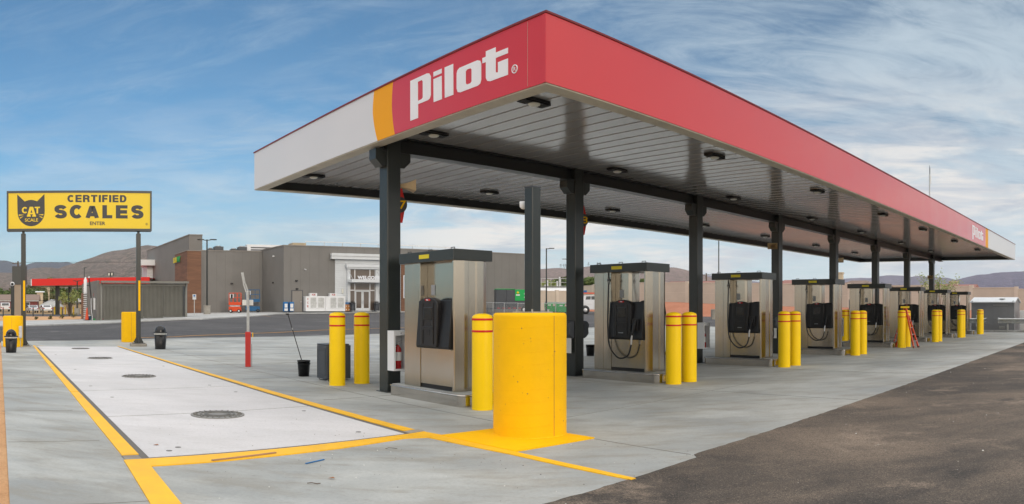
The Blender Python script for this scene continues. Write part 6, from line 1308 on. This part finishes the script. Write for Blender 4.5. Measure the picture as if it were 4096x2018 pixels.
for i,(px,r,top,w,mt_,l) in enumerate(((-90,260,1128,26,'leaf','broad tree at the left frame edge behind the barn'),(20,245,1152,15,'leaf','low green tree behind the left end of the barn'),(60,260,1150,14,'leafo','olive tree behind the middle of the barn'),(112,250,1148,17,'leaf','dense green tree behind the right end of the barn'),(150,280,1140,15,'leafo','olive tree under the left end of the far red canopy'),(186,235,1175,11,'leafo','round shrubby tree beside the far canopy column'),(212,250,1168,13,'leaf','green tree left of the far canopy column'),(250,260,1152,17,'leafo','tall dark tree behind the far canopy column'),(290,250,1150,15,'leaf','dark green tree left of the enclosure'),(330,270,1150,15,'leafo','dark tree top showing above the enclosure wall'),(199,300,1108,4,'leafy','thin tree top rising above the far red canopy'))):
    tree(l,px,r,top,w,M[mt_],1100 if w>10 else 400,.62,20+i,.3)
# bare-branched tree
x,y,z=T(196,225); t=thing('bare_tree','pale leafless tree under the far red canopy','tree',(x,y,z),0); m=MB(); rnd=random.Random(3)
def br(p,d,l,r_,k):
    q=p+d*l; m.tube([p,q],[r_,r_*.6],5)
    if k>0:
        for _ in range(3): br(q,(d+Vector((rnd.uniform(-.7,.7),rnd.uniform(-.7,.7),rnd.uniform(-.1,.5)))).normalized(),l*.72,r_*.55,k-1)
br(Vector((0,0,0)),Vector((0,0,1)),2.6,.22,4); m.build('branches', M['stucco'], t)
# young trees planted on the lot
def sapling(label,px,r,top,wid,mat,n,seed,zt=None):
    x,y=pol(px,r); z=tz(x,y) if zt is None else zt; h=hz(top,r)-z; t=thing('young_tree',label,'tree',(x,y,z),0,'young staked trees'); rnd=random.Random(seed); st_=MB(); cr=MB()
    for k in range(7):
        a=k*.9+rnd.uniform(-.3,.3); e=Vector((math.cos(a)*wid*rnd.uniform(.25,.5),math.sin(a)*wid*.4,h*rnd.uniform(.72,1.0))); mid=Vector((e.x*.35,e.y*.35,h*.5)); st_.tube([(0,0,0),mid,e],[.035,.025,.008],5)
        for j in range(n//7):
            u=rnd.uniform(.3,1); p=mid.lerp(e,u)+Vector((rnd.gauss(0,.14),rnd.gauss(0,.14),rnd.gauss(0,.16)))*wid*.35; d=Vector((rnd.uniform(-1,1),rnd.uniform(-1,1),rnd.uniform(-.8,.2))).normalized()*.13; b=d.orthogonal()*.35; cr.add([p-d,p-b,p+d,p+b],[(0,1,2,3)])
    st_.build('stems', M['trunk'], t); cr.build('foliage', mat, t); return t
sapling('sparse young tree standing in front of the boundary wall by the last column',3757,70,1092,4.6,M['leafy'],620,4)
sapling('drooping young tree on the sand strip by the far canopy',277,77,1165,2.6,M['leafy'],420,5)
for i,(px,r,w,h,l) in enumerate(((144,72,.42,.36,'first low shrub on the sand strip, nearest the sign post'),(201,71,.58,.42,'second low shrub on the sand strip'),(248,71,.54,.42,'third low shrub on the sand strip'),(295,69,.80,.58,'largest shrub on the sand strip, nearest the enclosure'))):
    x,y=gp(px,[1281,1279,1277,1273][i]); z=tz(x,y); t=thing('shrub',l,'shrub',(x,y,z),0,'low shrubs on the sand strip'); rr=math.hypot(x,y)/70; m=MB(); foliage(m,(0,0,h*.5*rr),(w/2*rr,w/2*rr,h*.5*rr),520,.035,50+i,.8,14); m.build('foliage', M['leafo'], t); MB().tube([(0,0,0),(0,0,h*.4)],.012,5).build('stem', M['trunk'], t)
# piles of gravel beyond the fence, flood light
for px,w,l in ((117,5.5,'pale gravel heap right of the barn'),(206,8,'wide pale gravel heap below the parked pickup')):
    x,y,z=T(px,205); m=MB(); n=16; vs=[(0,0,2.0)]; rnd=random.Random(px)
    for q,zq in ((.35,1.35),(.7,.6),(1.0,-.2)): vs+=[(math.cos(2*math.pi*k/n)*w/2*q*rnd.uniform(.85,1.1),math.sin(2*math.pi*k/n)*w/2*q,zq) for k in range(n)]
    fs=[(0,1+k,1+(k+1)%n) for k in range(n)]+[(1+i*n+k,1+(i+1)*n+k,1+(i+1)*n+(k+1)%n,1+i*n+(k+1)%n) for i in range(2) for k in range(n)]; m.add(vs,fs,0,True); tag(m.build('gravel_heap', M['walk'], loc=(x,y,z)),l,'gravel heap')
x,y,z=T(443,120); t=thing('flood_light','twin flood light standing above the grey enclosure','flood light',(x,y,z)); h=hz(1105,120)-z; MB().tube([(0,0,0),(0,0,h)],.07,6).build('mast', M['dark'], t)
for s_ in (-1,1): f=MB().box(s_*.28-.22,s_*.28+.22,-.1,.1,h,h+.6).build('lamp_head', M['dark'], t); MB().box(s_*.28-.14,s_*.28+.14,-.12,-.101,h+.08,h+.5).build('lamp_glass', M['lens'], f)
# transmission towers on the middle hills
for i,px in enumerate((2243,2255,2262,2390,2400,2354)):
    r=3300; x,y=pol(px,r); z0=hz(1078,r); t=thing('pylon',f'{["leftmost","second","third","fifth","rightmost","fourth"][i]} tiny power pylon on the middle ridge','pylon',(x,y,z0-6),0,'power pylons on the ridge'); h=hz(1056 if i<3 else 1049,r)-z0+6; m=MB()
    m.bar((-5,0,0),(0,0,h),1.0).bar((5,0,0),(0,0,h),1.0); m.build('legs', M['greyd'], t); m=MB(); m.bar((-7,0,h*.72),(7,0,h*.72),.9).bar((-6,0,h*.88),(6,0,h*.88),.9); m.build('cross_arms', M['greyd'], t)
# ============================================================ HILLS
def noise2(x, y, seed):
    from mathutils import noise as nz
    return nz.fractal(Vector((x, y, seed)), .9, 2.1, 6)
def hills(name, P, r, mat, depth, amp, base=0., seed=0, n=260, rows=18):
    P=sorted(P); px0,px1=P[0][0],P[-1][0]; vs=[]
    for j in range(rows+1):
        v=j/rows; rr=r-depth*(1-v)
        for i in range(n+1):
            px=lerp(px0,px1,i/n); k=max(q for q in range(len(P)-1) if P[q][0]<=px+1e-6); y=lerp(P[k][1],P[k+1][1],(px-P[k][0])/(P[k+1][0]-P[k][0]))
            H=hz(y,r); x_,y_=pol(px,rr); w=noise2(x_/r*18,y_/r*18,seed); g=noise2(px*.012, v*1.2, seed+5)
            s=v**1.25; z=base+(H-base)*s + (w*.6+g*.5)*amp*H*math.sin(math.pi*min(v,1))*1.0 + (w*.012*H if j==rows else 0)
            vs.append((x_,y_,max(z,base)))
    m=MB(); m.add(vs,[(j*(n+1)+i,j*(n+1)+i+1,(j+1)*(n+1)+i+1,(j+1)*(n+1)+i) for j in range(rows) for i in range(n)],0,True)
    b=(rows)*(n+1); back=[(pol(lerp(px0,px1,i/n),r+depth*.7)[0],pol(lerp(px0,px1,i/n),r+depth*.7)[1],base) for i in range(n+1)]
    m.add([vs[b+i] for i in range(n+1)]+back,[(i,i+1,n+2+i,n+1+i) for i in range(n)],0,True); o=m.build(name, mat); o['kind']='structure'; return o
hills('brown_hills',[(-1500,1060),(-900,1100),(-300,1080),(0,1091),(60,1093),(101,1083),(126,1074),(176,1069.5),(214,1072),(233,1076),(252,1067),(290,1058),(331,1043),(380,1026),(414,1013),(450,1004),(473,1002.5),(500,1000),(538,992),(570,985),(591,982),(640,987),(700,995),(800,1000),(1000,1030),(1300,1080),(1700,1120)],2400,M['hill'],1500,.16,0,1)
hills('low_hills',[(-1500,1150),(-300,1140),(0,1148),(60,1152),(120,1158),(200,1150),(300,1140),(400,1108),(450,1104),(520,1115),(700,1150),(1200,1190)],900,M['hill'],600,.12,0,7)
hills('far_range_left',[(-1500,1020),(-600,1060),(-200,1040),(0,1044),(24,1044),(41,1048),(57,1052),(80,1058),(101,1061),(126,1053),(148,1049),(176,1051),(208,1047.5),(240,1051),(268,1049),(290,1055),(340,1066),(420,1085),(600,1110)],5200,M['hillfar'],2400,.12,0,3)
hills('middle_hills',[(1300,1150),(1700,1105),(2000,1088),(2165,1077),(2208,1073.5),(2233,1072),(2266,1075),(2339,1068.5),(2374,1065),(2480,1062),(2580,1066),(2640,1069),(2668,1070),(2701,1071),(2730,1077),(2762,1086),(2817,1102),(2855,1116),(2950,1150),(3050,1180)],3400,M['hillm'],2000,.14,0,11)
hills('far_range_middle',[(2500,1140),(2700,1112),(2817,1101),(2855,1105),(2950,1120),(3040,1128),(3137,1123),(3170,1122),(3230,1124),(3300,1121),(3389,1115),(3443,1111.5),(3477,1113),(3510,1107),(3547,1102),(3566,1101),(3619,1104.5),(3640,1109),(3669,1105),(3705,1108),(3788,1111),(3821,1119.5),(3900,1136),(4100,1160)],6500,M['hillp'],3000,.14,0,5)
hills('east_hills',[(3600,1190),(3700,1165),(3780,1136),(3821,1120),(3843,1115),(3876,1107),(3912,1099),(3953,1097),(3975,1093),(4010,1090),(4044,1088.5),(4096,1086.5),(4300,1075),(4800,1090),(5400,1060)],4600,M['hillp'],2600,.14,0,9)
hills('valley_scrub',[(1500,1225),(1900,1190),(2100,1172),(2350,1178),(2600,1180),(2800,1190),(3200,1205),(3600,1215),(4300,1215),(5000,1220)],700,M['hill'],300,.10,0,13)
# ============================================================ HAZE
hz_ = MB().box(-8000,8000,-3000,8600,-1.2,900).build('haze', NT('air_haze').m); hz_['kind'] = 'stuff'
hm = hz_.data.materials[0]; n_ = hm.node_tree; n_.nodes.remove(n_.nodes['Principled BSDF']); pv = n_.nodes.new('ShaderNodeVolumePrincipled'); pv.inputs['Color'].default_value = (.92,.95,1.0,1); pv.inputs['Density'].default_value = HAZE_D; pv.inputs['Anisotropy'].default_value = 0.
n_.links.new(pv.outputs[0], n_.nodes['Material Output'].inputs['Volume'])
